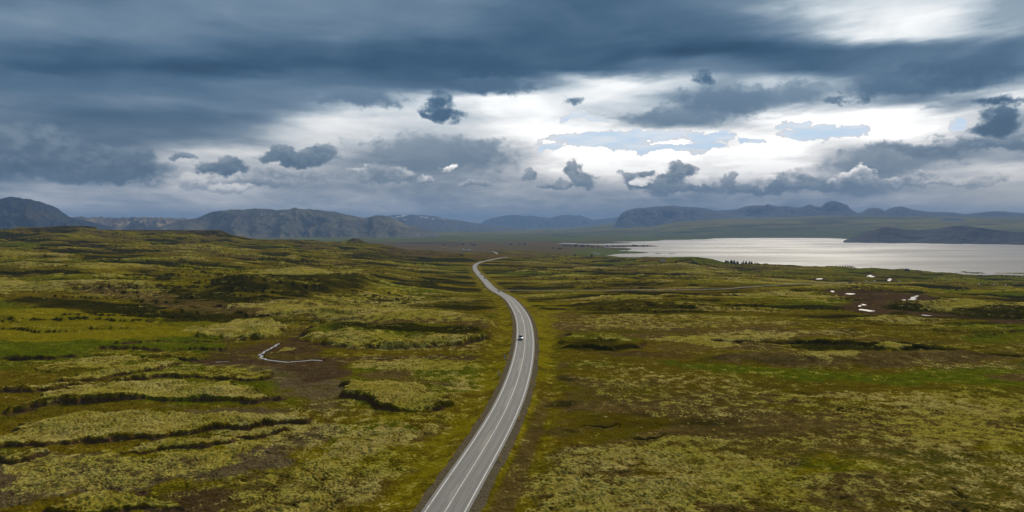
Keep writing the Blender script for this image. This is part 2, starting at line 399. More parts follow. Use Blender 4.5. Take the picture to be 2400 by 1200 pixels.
# past the bend the road runs off behind the brown rise and shows once more beyond it
_rp += [(-28, 1560), (0, 1650), (10, 1760), (0, 1900), (-22, 2050)]
_rp += [ground_pt(1172, 600), ground_pt(1167, 597), ground_pt(1162, 592.5), ground_pt(1155, 589.8), ground_pt(1130, 587.5), ground_pt(1040, 580), ground_pt(985, 577)]
ROAD = smooth_line(resample(_rp, 4.0), 5)
_seg = np.hypot(*np.diff(ROAD, axis=0).T); RS = np.r_[0, np.cumsum(_seg)]
ROADZ = smooth_line(np.stack([zbase(ROAD[:, 0], ROAD[:, 1])] * 2, 1), 8)[:, 0] + .5
TRACK = smooth_line(resample([ground_pt(1156, 683.5), ground_pt(1200, 682), ground_pt(1300, 682.5), ground_pt(1420, 682), ground_pt(1560, 681), ground_pt(1700, 678.5), ground_pt(1800, 671), ground_pt(1900, 665.5),
      ground_pt(1990, 662.5), ground_pt(2080, 662)], 6.0), 3)
TRACKZ = smooth_line(np.stack([zbase(TRACK[:, 0], TRACK[:, 1])] * 2, 1), 4)[:, 0] + .5
_rj = np.argmin(np.hypot(ROAD[:, 0] - TRACK[0, 0], ROAD[:, 1] - TRACK[0, 1]))
TRACKZ[:6] = TRACKZ[:6] * np.linspace(0, 1, 6) + ROADZ[_rj] * (1 - np.linspace(0, 1, 6))

def near_line(X, Y, L, zl, maxd):
    """signed distance to a polyline, arc position and its height, for points closer than maxd"""
    shp = X.shape; x = X.ravel(); y = Y.ravel()
    D = np.full(x.shape, 1e6); ZL = np.zeros(x.shape); ARC = np.zeros(x.shape); SG = np.ones(x.shape)
    xm = np.floor(x / 64).astype(np.int64); ym = np.floor(y / 64).astype(np.int64)
    key = xm * 100003 + ym; order = np.argsort(key, kind='stable'); ks = key[order]
    s = np.r_[0, np.cumsum(np.hypot(*np.diff(L, axis=0).T))]
    step = 6
    for a in range(0, len(L) - 1, step):
        b = min(a + step, len(L) - 1); P = L[a:b + 1]
        lo = P.min(0) - maxd; hi = P.max(0) + maxd
        ids = []
        for cx in range(int(lo[0] // 64), int(hi[0] // 64) + 1):
            k0 = np.searchsorted(ks, cx * 100003 + int(lo[1] // 64)); k1 = np.searchsorted(ks, cx * 100003 + int(hi[1] // 64), side='right')
            if k1 > k0: ids.append(order[k0:k1])
        if not ids: continue
        ids = np.concatenate(ids); xs = x[ids]; ys = y[ids]
        for i in range(a, b):
            p, q = L[i], L[i + 1]; v = q - p; vv = (v * v).sum()
            t = np.clip(((xs - p[0]) * v[0] + (ys - p[1]) * v[1]) / vv, 0, 1)
            dx = xs - p[0] - t * v[0]; dy = ys - p[1] - t * v[1]; d = np.hypot(dx, dy)
            m = d < D[ids]; w = ids[m]
            D[w] = d[m]; ZL[w] = zl[i] + (zl[i + 1] - zl[i]) * t[m]; ARC[w] = s[i] + (s[i + 1] - s[i]) * t[m]
            SG[w] = np.sign(v[0] * dy[m] - v[1] * dx[m])
    return D.reshape(shp), ZL.reshape(shp), ARC.reshape(shp), SG.reshape(shp)

def poly_sd(X, Y, P, pad):
    """signed distance (inside > 0) to a polygon, only within pad of it; -1e6 elsewhere"""
    P = np.array(P, float); out = np.full(X.shape, -1e6)
    m = (X > P[:, 0].min() - pad) & (X < P[:, 0].max() + pad) & (Y > P[:, 1].min() - pad) & (Y < P[:, 1].max() + pad)
    if not m.any(): return out
    x = X[m]; y = Y[m]; d = np.full(x.shape, 1e12); ins = np.zeros(x.shape, bool)
    for i in range(len(P)):
        p, q = P[i], P[(i + 1) % len(P)]; v = q - p; vv = (v * v).sum() + 1e-9
        t = np.clip(((x - p[0]) * v[0] + (y - p[1]) * v[1]) / vv, 0, 1)
        d = np.minimum(d, (x - p[0] - t * v[0]) ** 2 + (y - p[1] - t * v[1]) ** 2)
        c = ((p[1] > y) != (q[1] > y))
        with np.errstate(divide='ignore', invalid='ignore'):
            xi = (q[0] - p[0]) * (y - p[1]) / (q[1] - p[1]) + p[0]
        ins ^= c & (x < xi)
    d = np.sqrt(d); out[m] = np.where(ins, d, -d)
    return out

def gpoly(pts): return [ground_pt(*p) for p in pts]
def sl_of(P, pad):
    """the block of the polar sheet that holds a polygon and its margin"""
    P = np.array(P, float); e = []
    for i in range(len(P)):
        q = P[(i + 1) % len(P)]; e += [P[i] + (q - P[i]) * t for t in (0, .25, .5, .75)]
    e = np.array(e); r = np.hypot(e[:, 0], e[:, 1]); a = np.arctan2(e[:, 0], e[:, 1]); m = pad * 1.5 + r.max() * .02
    i0, i1 = np.searchsorted(RR, [r.min() - m, r.max() + m]); da = m / max(r.min(), 60)
    j0, j1 = np.searchsorted(AZS, [a.min() - da, a.max() + da])
    return slice(int(i0), int(i1) + 1), slice(int(j0), int(j1) + 1)
# ------------------------------------------------------------------ terrain grid (fine in front, coarse behind)
az_f = np.linspace(math.radians(-40.5), math.radians(40.5), 1500)
az_l = np.linspace(math.radians(-180), math.radians(-41), 90)[:-1]
az_r = np.linspace(math.radians(41), math.radians(180), 90)[1:-1]
AZS = np.concatenate([az_l, az_f, az_r])
_r1 = []
r = 6.0
while r < 95: _r1.append(r); r *= 1.12
r = 95.0
while r < 36000:
    _r1.append(r)
    dv = 1.15 * r * r / (CH * F)                       # metres per picture row on level ground
    r += max(.22, min(dv * .8, 2.6 + r * .0022 if r < 3200 else 2.6 + (r - 3200) * .006 + 7, 400))
_r1 += [38000, 42000]
RR = np.array(_r1)
print('terrain', len(RR), 'x', len(AZS))
AG, RG = np.meshgrid(AZS, RR)
X = RG * np.sin(AG); Y = RG * np.cos(AG)
Z = zbase(X, Y)

# --- rolling knolls, elongated across the view like the old lava waves of the moor
wx = X + 40 * fbm(X / 300, Y / 300, 2, 11); wy = Y + 30 * fbm(X / 260, Y / 260, 2, 12)
moor = 1 - sst(RG, 2600, 3800)                               # knolly moor only; plain beyond is flat
far_gate = sst(RG, 230, 520)
k1 = fbm(wx / 210, wy / 120, 3, 21)
k2 = fbm(wx / 95, wy / 48, 3, 22)
k3 = fbm(wx / 42, wy / 17, 3, 23)
rise = sst(-np.arctan2(X, Y), -.05, .5)
KN = (k1 * 5.5 + k2 * 2.6) * far_gate + k3 * (.7 * far_gate + .25) + k2 * .7
KN = KN + sst(RG, 1100, 1900) * (ridged(wx / 420, wy / 200, 3, 31) - .6) * (9 + 7 * rise)
RD, RZ, RARC, RSG = near_line(X, Y, ROAD, ROADZ, 110)
TD, TZ, _, _ = near_line(X, Y, TRACK, TRACKZ, 90)
calm = np.maximum(0.0, sst(RD, 8, 95)) * sst(TD, 5, 85)
plain_n = fbm(X / 900, Y / 500, 4, 41) * 3.0 * sst(RG, 3000, 6000)
# sight lines to the road, lake and skyline stay clear of knolls that stand too tall
Z = Z + KN * moor * calm + plain_n
# ------------------------------------------------------------------ turf banks with eroded faces, hills, hollows
ragx = 2.6 * fbm(X / 9, Y / 9, 3, 51) * (1 + RG / 500); ragy = 2.2 * fbm(X / 8, Y / 8, 3, 52) * (1 + RG / 500)
nearw = 1 - sst(RG, 300, 600)
BX = X + ragx + nearw * .9 * perlin(X / 2.3, Y / 2.1, 53); BY = Y + ragy + nearw * 1.1 * perlin(X / 2.0, Y / 2.4, 54)
moss = np.zeros_like(X); green = np.zeros_like(X); heath = np.zeros_like(X); soil = np.zeros_like(X)
dark = np.zeros_like(X); straw = np.zeros_like(X); gravel = np.zeros_like(X); silt = np.zeros_like(X)
LAY = dict(moss=moss, green=green, heath=heath, soil=soil, dark=dark, straw=straw, gravel=gravel, silt=silt)

# overall drift of cover: pale moss on the backs of knolls, dark heath in the hollows
n_a = fbm(wx / 150, wy / 70, 4, 61); n_b = fbm(wx / 60, wy / 22, 4, 62); n_c = fbm(wx / 340, wy / 160, 3, 63); n_f = fbm(X / 6, Y / 5, 4, 64)
n_d = fbm(X / 20, Y / 13, 4, 65)                      # mottling inside every patch
n_e = fbm(wx / 230, wy / 62, 5, 67) * 1.15; n_b = n_b * (1 - .5 * sst(RG, 400, 900)) + n_e * .8 * sst(RG, 400, 900)
midd = sst(RG, 260, 520); farm = sst(RG, 1000, 2000)
top = k1 * .6 + k2 * .6 + k3 * .35 + n_b * .5
moss += (sst(top, .12, .6) * .50 + .15 * sst(n_b, 0, .5)) * midd * (1 - .75 * farm) + (1 - midd) * (.10 + .26 * sst(n_a + .5 * n_b, -.2, .5))
straw += sst(n_a + .4 * n_f + .5 * top * midd, -.05, .6) * .6
dark += sst(-top - .25 * n_a, .02 - .12 * midd, .34) * (.30 + .75 * midd) + farm * .25 * sst(-n_b, -.1, .3)
heath += sst(n_c + .5 * n_b + .3 * n_d, .2, .55) * (.5 + .3 * farm)
green += sst(-n_c + .5 * n_a + .3 * n_d, .0, .45) * .6
vary = 1 + .45 * n_d

def cover(poly, lay, s=1.0, soft=6.0):
    P = gpoly(poly); q = sl_of(P, soft * 2 + 4)
    w = sst(poly_sd(BX[q], BY[q], P, soft * 2 + 4) + soft * .9 * n_d[q], -soft, soft) * np.clip(s * (.95 + .35 * n_d[q]), 0, 1)
    for k, L in LAY.items(): L[q] *= (1 - w)
    if lay in LAY: LAY[lay][q] += w
def tint(poly, lay, s=.6, soft=8.0):
    P = gpoly(poly); q = sl_of(P, soft * 2 + 4)
    LAY[lay][q] += sst(poly_sd(BX[q], BY[q], P, soft * 2 + 4) + soft * .9 * n_d[q], -soft, soft) * s * vary[q]
ledge = .85 + .7 * fbm(X / 17, Y / 17, 2, 66)          # a bank's height comes and goes along it
def bank(poly, h=1.5, lay='moss', s=.85, edge=.7, face=1.5, soilface=1.0):
    """a turf bank standing above the eroded ground, its face bare"""
    P = gpoly(poly); q = sl_of(P, 16)
    sd = poly_sd(BX[q], BY[q], P, 14) + .4 * n_f[q]
    h = h * .8; face = face * .72; hh = h * np.clip(ledge[q] * 1.25, .22, 1.15)
    up = sst(sd, -edge, edge); Z[q] += hh * up
    s = s * .95; inside = sst(sd, 0, 1.6)
    for k, L in LAY.items(): L[q] *= (1 - inside * s)
    LAY[lay][q] += inside * s * (.98 + .35 * n_d[q])
    green[q] += inside * .2 * sst(n_a[q] + n_d[q], -.1, .5)
    fm = sst(sd, -face * hh / h - edge, -edge * .8) * (1 - sst(sd, -.1, .45)) * soilface * np.clip(hh / h * 1.3, 0, 1)
    for k, L in LAY.items(): L[q] *= (1 - fm)
    soil[q] += fm * .75; dark[q] += fm * (.08 + .45 * sst(n_b[q] + n_f[q], -.2, .4))  # bare soil, with dark tone painting the shadow lines along the face
def mound(poly, h, soft=12.0):
    P = gpoly(poly); q = sl_of(P, soft * 2)
    Z[q] += h * sst(poly_sd(X[q], Y[q], P, soft * 1.5), -soft, soft)

# --- left foreground, near to far
cover([(0, 1075), (300, 1080), (620, 1060), (700, 1080), (560, 1130), (400, 1145), (150, 1180), (0, 1200), (-200, 1230), (-200, 1080)], 'silt', .8, 3)
tint([(0, 1075), (300, 1080), (560, 1060), (500, 1120), (150, 1170), (0, 1190)], 'moss', .5, 3)
cover([(330, 960), (560, 985), (640, 985), (700, 960), (650, 920), (690, 890), (790, 880), (830, 905), (800, 940), (830, 970), (790, 1020), (720, 1060), (640, 1090), (560, 1100), (600, 1050), (700, 1030), (730, 990), (700, 960)], 'silt', .6, 4)
tint([(500, 980), (720, 960), (830, 930), (800, 1030), (560, 1100)], 'moss', .22, 6)
cover([(440, 838), (560, 815), (600, 800), (660, 800), (690, 770), (700, 748), (720, 756), (712, 790), (740, 815), (800, 838), (1000, 832), (1130, 838), (1190, 842), (1190, 850), (1000, 846), (830, 850), (800, 890), (700, 900), (640, 862), (480, 856)], 'soil', .6, 3.5)
tint([(440, 845), (700, 840), (800, 850), (790, 900), (640, 905), (480, 862)], 'silt', .6, 3)
bank([(0, 975), (60, 956), (100, 941), (160, 923), (250, 912), (340, 907), (480, 905), (560, 915), (600, 922), (640, 940), (600, 950), (540, 947), (470, 942), (400, 942), (300, 940), (200, 949), (100, 957), (40, 968)], 2.0, 'moss', .75, .6, 2.6)
tint([(400, 912), (580, 922), (620, 940), (540, 942), (330, 938), (420, 925)], 'green', .8, 3)
bank([(-60, 1062), (0, 1020), (60, 1005), (150, 982), (250, 971), (400, 976), (550, 983), (640, 980), (690, 978), (712, 988), (690, 1000), (600, 1004), (530, 1011), (430, 1026), (350, 1033), (270, 1037), (200, 1047), (100, 1052), (0, 1055)], 1.2, 'moss', .8, .5, 1.1)
bank([(270, 1072), (330, 1050), (400, 1040), (480, 1034), (520, 1043), (500, 1056), (430, 1063), (320, 1068)], .9, 'moss', .9, .5, .9)
bank([(0, 1082), (50, 1070), (100, 1072), (60, 1082), (0, 1088), (-60, 1095), (-60, 1080)], .8, 'moss', .9, .5, .9)
bank([(545, 1030), (600, 1018), (650, 1012), (665, 1018), (640, 1024), (570, 1033)], .8, 'moss', .7, .4, .9)
bank([(130, 900), (200, 882), (290, 868), (330, 856), (400, 852), (420, 857), (370, 870), (300, 883), (230, 893), (150, 900)], 1.2, 'moss', .8, .6, 1.4)
bank([(60, 870), (200, 845), (300, 838), (350, 838), (360, 846), (300, 856), (200, 872), (120, 880)], .5, 'moss', .5, .6, .4, .4)
bank([(-60, 930), (0, 922), (100, 910), (250, 902), (330, 888), (450, 877), (560, 874), (610, 877), (630, 890), (560, 896), (450, 890), (350, 894), (250, 904), (150, 914), (50, 923)], 1.2, 'moss', .55, .6, 1.5)
cover([(-100, 712), (0, 715), (60, 722), (200, 735), (330, 742), (600, 752), (660, 768), (650, 788), (600, 797), (540, 795), (530, 828), (470, 832), (400, 824), (250, 822), (150, 846), (0, 848), (-100, 850)], 'green', .55, 5)
tint([(0, 735), (120, 730), (300, 752), (420, 775), (330, 800), (100, 800), (0, 790)], 'straw', 1.1, 8)
tint([(-60, 725), (120, 722), (330, 745), (640, 760), (640, 790), (420, 812), (200, 822), (-60, 842)], 'straw', .45, 12)
tint([(430, 765), (600, 755), (660, 770), (640, 790), (560, 796), (480, 790)], 'moss', .55, 5)
cover([(60, 700), (250, 712), (420, 740), (560, 748), (400, 755), (250, 742), (100, 728), (20, 716)], 'dark', .75, 6)
bank([(-100, 846), (0, 848), (130, 847), (180, 830), (250, 822), (380, 824), (480, 822), (530, 826), (520, 805), (440, 797), (300, 800), (100, 806), (-100, 806)], 1.3, 'green', .7, .7, 1.3)
bank([(270, 817), (400, 809), (500, 811), (530, 800), (520, 790), (420, 790), (300, 800)], .9, 'green', .6, .7, 1.2)
bank([(455, 796), (480, 770), (560, 752), (640, 752), (668, 768), (655, 785), (600, 795), (540, 790)], 2.6, 'moss', .45, 2.5, 2.5, .45)
bank([(700, 796), (720, 778), (780, 766), (900, 765), (1050, 773), (1130, 788), (1140, 798), (1080, 810), (960, 818), (850, 818), (760, 812)], 2.6, 'green', .45, 2.5, 3.0, .8)
tint([(710, 790), (800, 780), (900, 790), (1050, 795), (1120, 800), (1000, 822), (850, 822), (750, 812)], 'moss', .42, 3)
tint([(760, 770), (900, 768), (1060, 778), (1130, 792), (1000, 790), (850, 782)], 'dark', .75, 4)
cover([(940, 775), (1050, 778), (1130, 790), (1100, 800), (1000, 792)], 'dark', .5, 4)
bank([(798, 908), (830, 900), (900, 897), (1000, 917), (1060, 947), (1030, 965), (980, 974), (930, 970), (880, 955), (820, 931)], 1.9, 'moss', .8, .7, 1.8)
bank([(640, 815), (670, 810), (690, 820), (680, 828), (650, 826)], .8, 'moss', .8, .5, .8)
tint([(810, 848), (900, 838), (1100, 840), (1160, 858), (1100, 915), (1000, 905), (900, 872)], 'moss', .26, 5)
tint([(980, 860), (1100, 852), (1150, 870), (1080, 915), (1040, 905)], 'green', .7, 5)
cover([(840, 880), (930, 870), (1000, 890), (1060, 905), (980, 905), (900, 893), (830, 900)], 'heath', .7, 4)
bank([(80, 1215), (110, 1196), (200, 1172), (330, 1163), (380, 1182), (395, 1215)], 1.0, 'moss', .75, .7, 1.2)
cover([(400, 1160), (480, 1150), (540, 1165), (520, 1215), (400, 1215)], 'soil', .55, 4)
tint([(800, 1000), (940, 985), (980, 1010), (900, 1060), (720, 1100), (740, 1050)], 'green', .9, 3)
tint([(780, 1040), (920, 1000), (960, 1040), (840, 1090), (700, 1110)], 'moss', .45, 2)
cover([(640, 1120), (900, 1090), (1000, 1080), (960, 1140), (900, 1200), (560, 1220)], 'moss', .34, 6)
# --- broad sweeps of tan grass
for P_, st_ in [([(1300, 880), (1700, 905), (2000, 950), (2500, 960), (2500, 1010), (1900, 1010), (1500, 1000), (1320, 950)], .5), ([(1500, 1190), (1700, 1120), (2100, 1150), (2200, 1230), (1500, 1230)], .35), ([(560, 1140), (800, 1100), (960, 1060), (1020, 1080), (900, 1180), (600, 1230)], .4), ([(-50, 1100), (300, 1090), (500, 1110), (300, 1160), (-50, 1190)], .3), ([(1250, 735), (1500, 745), (1900, 770), (1700, 800), (1500, 790), (1260, 790)], .5)]:
    tint(P_, 'heath', st_, 14)
# --- left middle distance
cover([(-100, 652), (0, 655), (130, 662), (300, 672), (420, 690), (330, 700), (150, 688), (0, 685), (-100, 690)], 'moss', .62, 12)
cover([(150, 672), (330, 680), (520, 700), (640, 735), (480, 730), (300, 705), (180, 690)], 'heath', .7, 8)
cover([(500, 705), (700, 697), (900, 715), (1100, 745), (1180, 770), (1180, 800), (1050, 772), (800, 762), (660, 745), (520, 728)], 'heath', .6, 8)
tint([(520, 710), (700, 702), (900, 720), (1100, 748), (1170, 775), (1050, 765), (800, 755), (660, 742)], 'moss', .48, 10)
tint([(700, 735), (900, 735), (1150, 770), (1170, 790), (1000, 765), (800, 760)], 'heath', .4, 8)
mound([(480, 730), (700, 700), (1000, 725), (1190, 765), (1190, 800), (1050, 770), (660, 742)], 3.0, 14)
cover([(720, 692), (900, 686), (1100, 700), (1160, 712), (1000, 722), (800, 712)], 'moss', .4, 10)
cover([(820, 715), (1000, 708), (1150, 705), (1140, 725), (1000, 728)], 'dark', .5, 8)
mound([(440, 672), (560, 655), (700, 648), (880, 662), (900, 674), (760, 682), (560, 680)], 7.0, 22)
tint([(520, 652), (650, 645), (780, 652), (800, 662), (600, 664)], 'moss', .6, 18)
cover([(450, 668), (560, 664), (900, 668), (860, 684), (700, 690), (560, 684)], 'dark', .6, 14)
# --- right, near to far
tint([(1350, 850), (1560, 860), (1850, 880), (1900, 935), (2400, 930), (2600, 1000), (2400, 1080), (1900, 1000), (1500, 970), (1360, 900)], 'moss', .24, 12)
tint([(1450, 1060), (1620, 1040), (1800, 1100), (1900, 1160), (1880, 1190), (1600, 1150), (1450, 1090)], 'moss', .42, 7)
tint([(1240, 1060), (1400, 1080), (1600, 1160), (1700, 1230), (1180, 1230)], 'heath', .55, 9)
tint([(1240, 1080), (1420, 1100), (1600, 1180), (1560, 1230), (1250, 1230)], 'moss', .34, 9)
cover([(1265, 860), (1330, 850), (1350, 900), (1340, 1000), (1290, 1040), (1250, 1010)], 'heath', .55, 3)
tint([(1255, 870), (1330, 860), (1330, 1010), (1260, 1030)], 'dark', .5, 4)
tint([(1340, 960), (1500, 985), (1900, 1010), (2100, 1080), (1900, 1060), (1500, 1020)], 'dark', .28, 8)
tint([(1900, 1080), (2200, 1060), (2400, 1100), (2500, 1230), (1950, 1230)], 'green', .75, 8)
tint([(1560, 850), (1900, 872), (2060, 885), (2400, 850), (2600, 850), (2600, 905), (2400, 910), (2100, 905), (1850, 888), (1560, 862)], 'green', 1.0, 4)
cover([(1640, 848), (1700, 838), (1800, 834), (1950, 834), (2050, 838), (2150, 830), (2260, 828), (2350, 838), (2300, 850), (2150, 858), (2060, 868), (1950, 868), (1850, 862), (1740, 855)], 'heath', .85, 3)
mound([(1660, 845), (1750, 838), (2000, 835), (2250, 832), (2330, 840), (2100, 856), (1950, 862), (1750, 852)], 2.6, 7)
tint([(1880, 838), (2000, 836), (2030, 852), (1960, 862), (1880, 852)], 'moss', .7, 4)
cover([(2260, 875), (2400, 880), (2500, 890), (2500, 905), (2380, 898)], 'heath', .8, 3)
bank([(1318, 800), (1340, 786), (1440, 788), (1500, 806), (1510, 818), (1420, 822), (1340, 814)], 1.8, 'green', .5, 1.5, 2.4, .8)
tint([(1330, 796), (1440, 792), (1490, 808), (1400, 812)], 'moss', .35, 3)
cover([(1320, 805), (1430, 805), (1520, 822), (1430, 829), (1330, 822)], 'dark', .6, 5)
cover([(1340, 826), (1600, 826), (1720, 834), (1640, 846), (1450, 838)], 'soil', .5, 3)
cover([(1520, 800), (1700, 778), (1900, 780), (1880, 800), (1800, 815), (1650, 828), (1540, 822)], 'heath', .5, 5)
tint([(1520, 795), (1700, 780), (1900, 785), (1700, 815)], 'moss', .55, 5)
cover([(1830, 806), (1960, 800), (2180, 812), (2160, 824), (1900, 824)], 'dark', .8, 4)
bank([(2055, 822), (2090, 812), (2130, 815), (2140, 822), (2100, 827)], 1.8, 'moss', .9, 1.5, 1.2, .3)
cover([(2200, 756), (2400, 752), (2600, 760), (2600, 800), (2300, 812), (2250, 790)], 'green', .6, 8)
tint([(1240, 700), (1300, 720), (1330, 760), (1300, 790), (1262, 800), (1250, 750)], 'straw', .9, 6)
cover([(1300, 716), (1420, 712), (1600, 722), (1700, 735), (1560, 742), (1380, 735)], 'dark', .5, 8)
tint([(1330, 748), (1500, 738), (1700, 745), (1850, 760), (1700, 775), (1400, 775)], 'moss', .3, 10)
cover([(1720, 688), (1840, 683), (1960, 690), (1970, 697), (1850, 697)], 'moss', .6, 12)
cover([(1985, 742), (2080, 736), (2200, 752), (2240, 770), (2100, 765)], 'moss', .55, 10)
cover([(2150, 712), (2400, 704), (2560, 706), (2500, 720), (2200, 722)], 'moss', .5, 10)
cover([(2160, 726), (2400, 722), (2560, 735), (2400, 752), (2200, 742)], 'dark', .7, 8)
# boggy red-brown hollow with the pools
cover([(1930, 680), (2060, 682), (2170, 690), (2190, 698), (2120, 705), (2080, 722), (2060, 734), (2010, 728), (1995, 715), (2040, 700), (1980, 692)], 'soil', .7, 14)
# --- toward the skyline
cover([(1100, 600), (1180, 594), (1260, 600), (1230, 606), (1150, 608), (1105, 606)], 'heath', .85, 10)
mound([(1120, 602), (1180, 597), (1240, 601), (1220, 606), (1150, 607)], 5.0, 30)
cover([(900, 588), (1000, 586), (1090, 590), (1080, 600), (960, 602), (900, 598)], 'heath', .8, 14)
cover([(780, 600), (900, 592), (1000, 604), (900, 608)], 'dark', .5, 14)
cover([(1485, 611), (1540, 607), (1560, 611), (1530, 615)], 'heath', .8, 10)
cover([(1560, 612), (1620, 606), (1700, 614), (1720, 620), (1640, 622)], 'green', .9, 12)
mound([(1570, 616), (1610, 610), (1670, 612), (1700, 620), (1640, 624)], 7.0, 30)
cover([(1700, 640), (1900, 634), (2200, 640), (2600, 645), (2600, 666), (2200, 660), (1900, 655)], 'green', .4, 20)

# the flat-topped hill left of centre and the knoll beside it (real relief at two kilometres)
def hill_px(px0, px1, r, depth, prof, face=30):
    """prof: picture column -> picture row of the crest"""
    global Z
    a = np.arctan2(X, Y); pa = 1200 + F * np.tan(np.clip(a, -1.2, 1.2))
    xs = [p for p, _ in prof]; crest = np.interp(pa, xs, [q for _, q in prof])
    zc = CH - (crest - HY) / F * np.cos(a) * r
    w = sst(pa, px0, px0 + 8) * (1 - sst(pa, px1 - 8, px1))
    rr = r + 60 * fbm(X / 200, Y / 200, 3, 71)
    t = sst(RG, rr - face - 40, rr) * (1 - sst(RG, rr + depth, rr + depth * 2.2))
    up = np.maximum(zc - Z, 0) * t * w
    Z = Z + up
    return up
u1 = hill_px(225, 552, 2250, 200, [(0, 541), (230, 540), (300, 540.5), (400, 541), (500, 541), (515, 541), (528, 545), (540, 551), (552, 557)], 50)
u2 = hill_px(60, 232, 2550, 150, [(60, 536), (110, 533), (150, 530), (200, 530.5), (226, 533), (232, 540)], 40)
u3 = hill_px(796, 870, 2350, 60, [(796, 571), (808, 567), (820, 562), (830, 559), (838, 560), (846, 563), (856, 569), (870, 572)], 60)
for u in (u1, u2, u3):
    w = sst(u, 1.0, 5)
    heath[...] = heath * (1 - w) + w * .75; moss[...] *= 1 - w; straw[...] *= 1 - .8 * w; dark[...] = dark * (1 - w) + w * (.35 + .4 * sst(n_b, -.2, .3))
sl = sst(u1, 2, 9) * sst(fbm(X / 60, Y / 60, 3, 72), -.1, .4); green[...] += sl

# small erosion steps scattered through the whole moor: tops pale, faces dark
bstep = fbm(wx / 44, wy / 13, 4, 81); gate = sst(fbm(X / 160, Y / 110, 2, 82), -.25, .15) * calm * moor * sst(RG, 240, 420)
Z = Z + sst(bstep, .10, .17) * 1.3 * gate
fc = sst(bstep, .02, .09) * (1 - sst(bstep, .13, .18)) * gate
dark += fc * .9; soil += fc * .3; moss += sst(bstep, .16, .3) * gate * .2 * (1 - farm); straw += sst(bstep, .16, .3) * gate * .3
# a few cracks and channels in the near turf
CRACKS = [([(1868, 917), (1915, 925), (1950, 945), (1975, 958), (2010, 975)], .5, .55), ([(2245, 1141), (2270, 1155), (2300, 1166), (2280, 1180), (2268, 1205)], .9, 1.0),
          ([(1380, 1003), (1450, 1000), (1440, 1012)], .7, .7), ([(1455, 1018), (1480, 1028), (1560, 1035), (1570, 1030)], .7, .7), ([(1800, 1186), (1850, 1188), (1905, 1186)], .8, .9), ([(1600, 1118), (1660, 1122), (1700, 1128)], .5, .6),
          ([(1510, 1083), (1530, 1095), (1560, 1103)], .6, .8), ([(915, 1135), (945, 1128)], .5, .5), ([(2000, 956), (2130, 958)], .5, .4)]
for pts, wdt, dep in CRACKS:
    L = smooth_line(resample([ground_pt(*p) for p in pts], .8), 2)
    d, _, _, _ = near_line(BX, BY, L, np.zeros(len(L)), 6)
    c = (1 - sst(d + .5 * np.abs(n_f), wdt * .2, wdt * 1.3)) * sst(n_d + .25 * n_f, -.25, .15); Z = Z - dep * .7 * c; dark += c * .9; soil += c * .3; moss *= 1 - c
# long channels on the far right
for pts, wdt, dep in [([(2050, 722), (2110, 728), (2200, 738), (2300, 748), (2400, 756), (2500, 762)], 5, 2.0), ([(1700, 800), (1850, 802), (2060, 810), (2250, 824), (2400, 836), (2500, 838)], 2.2, 1.3),
                      ([(1940, 700), (2060, 702), (2180, 694), (2200, 697)], 6, 1.5), ([(590, 848), (450, 848), (330, 836), (180, 836), (100, 851), (0, 852), (-80, 852)], 1.2, .9)]:
    L = smooth_line(resample([ground_pt(*p) for p in pts], 3), 3)
    d, _, _, _ = near_line(BX, BY, L, np.zeros(len(L)), wdt * 5)
    c = 1 - sst(d, wdt * .4, wdt * 2.2); Z = Z - dep * c; dark += c * .9; soil += c * .4; moss *= 1 - c

# hummocks: real relief in the near turf
hz = 1 - sst(RG, 380, 700)
bil = 1 - np.abs(perlin(BX / 1.25, BY / 1.05, 91)) * 2.4
bil2 = perlin(X / .6, Y / .5, 92)
Z = Z + (bil * .25 * (.35 + np.clip(moss, 0, 1)) + bil2 * .06) * hz * sst(RD, 7, 14) + fbm(X / 14, Y / 9, 3, 93) * .35 * sst(RD, 8, 20) * moor
hz2 = sst(RG, 380, 600) * moor
Z = Z + fbm(X / 7, Y / 4, 2, 94) * .35 * hz2 * calm

# pools and the brook need level beds
POOLS = {  # outline in the photograph, all seen on the moor
 'a': [(2003, 714), (2012, 711), (2030, 708), (2031, 709.5), (2014, 713), (2008, 715.5)],
 'b': [(2015, 718), (2025, 719), (2045, 722), (2062, 725), (2065, 729), (2055, 728), (2035, 724), (2018, 721)],
 'c': [(2104, 704), (2115, 700), (2126, 699), (2127, 701), (2112, 705)],
 'd': [(2132, 696), (2145, 692), (2153, 691), (2150, 695), (2157, 697), (2140, 698)],
 'e': [(1947, 681), (1955, 679), (1962, 679.5), (1953, 682)],
 'f': [(1978, 684.5), (2000, 684), (2013, 685.5), (1995, 686)],
 'g': [(2147, 735.5), (2160, 736.5), (2195, 740), (2205, 741.5), (2170, 740)],
 'h': [(2355, 754.5), (2372, 755.5), (2381, 758), (2362, 757.5)],
 'i': [(2033, 644.5), (2042, 643), (2052, 646), (2050, 647.5), (2038, 646)],
 'j': [(2078, 655), (2088, 652), (2093, 653.5), (2086, 655.5)],
 'k': [(2322, 639), (2329, 638.3), (2330, 640), (2324, 640.3)],
 'l': [(1914, 651), (1928, 650.6), (1927, 652), (1916, 652.2)],
}
POOLG = {}
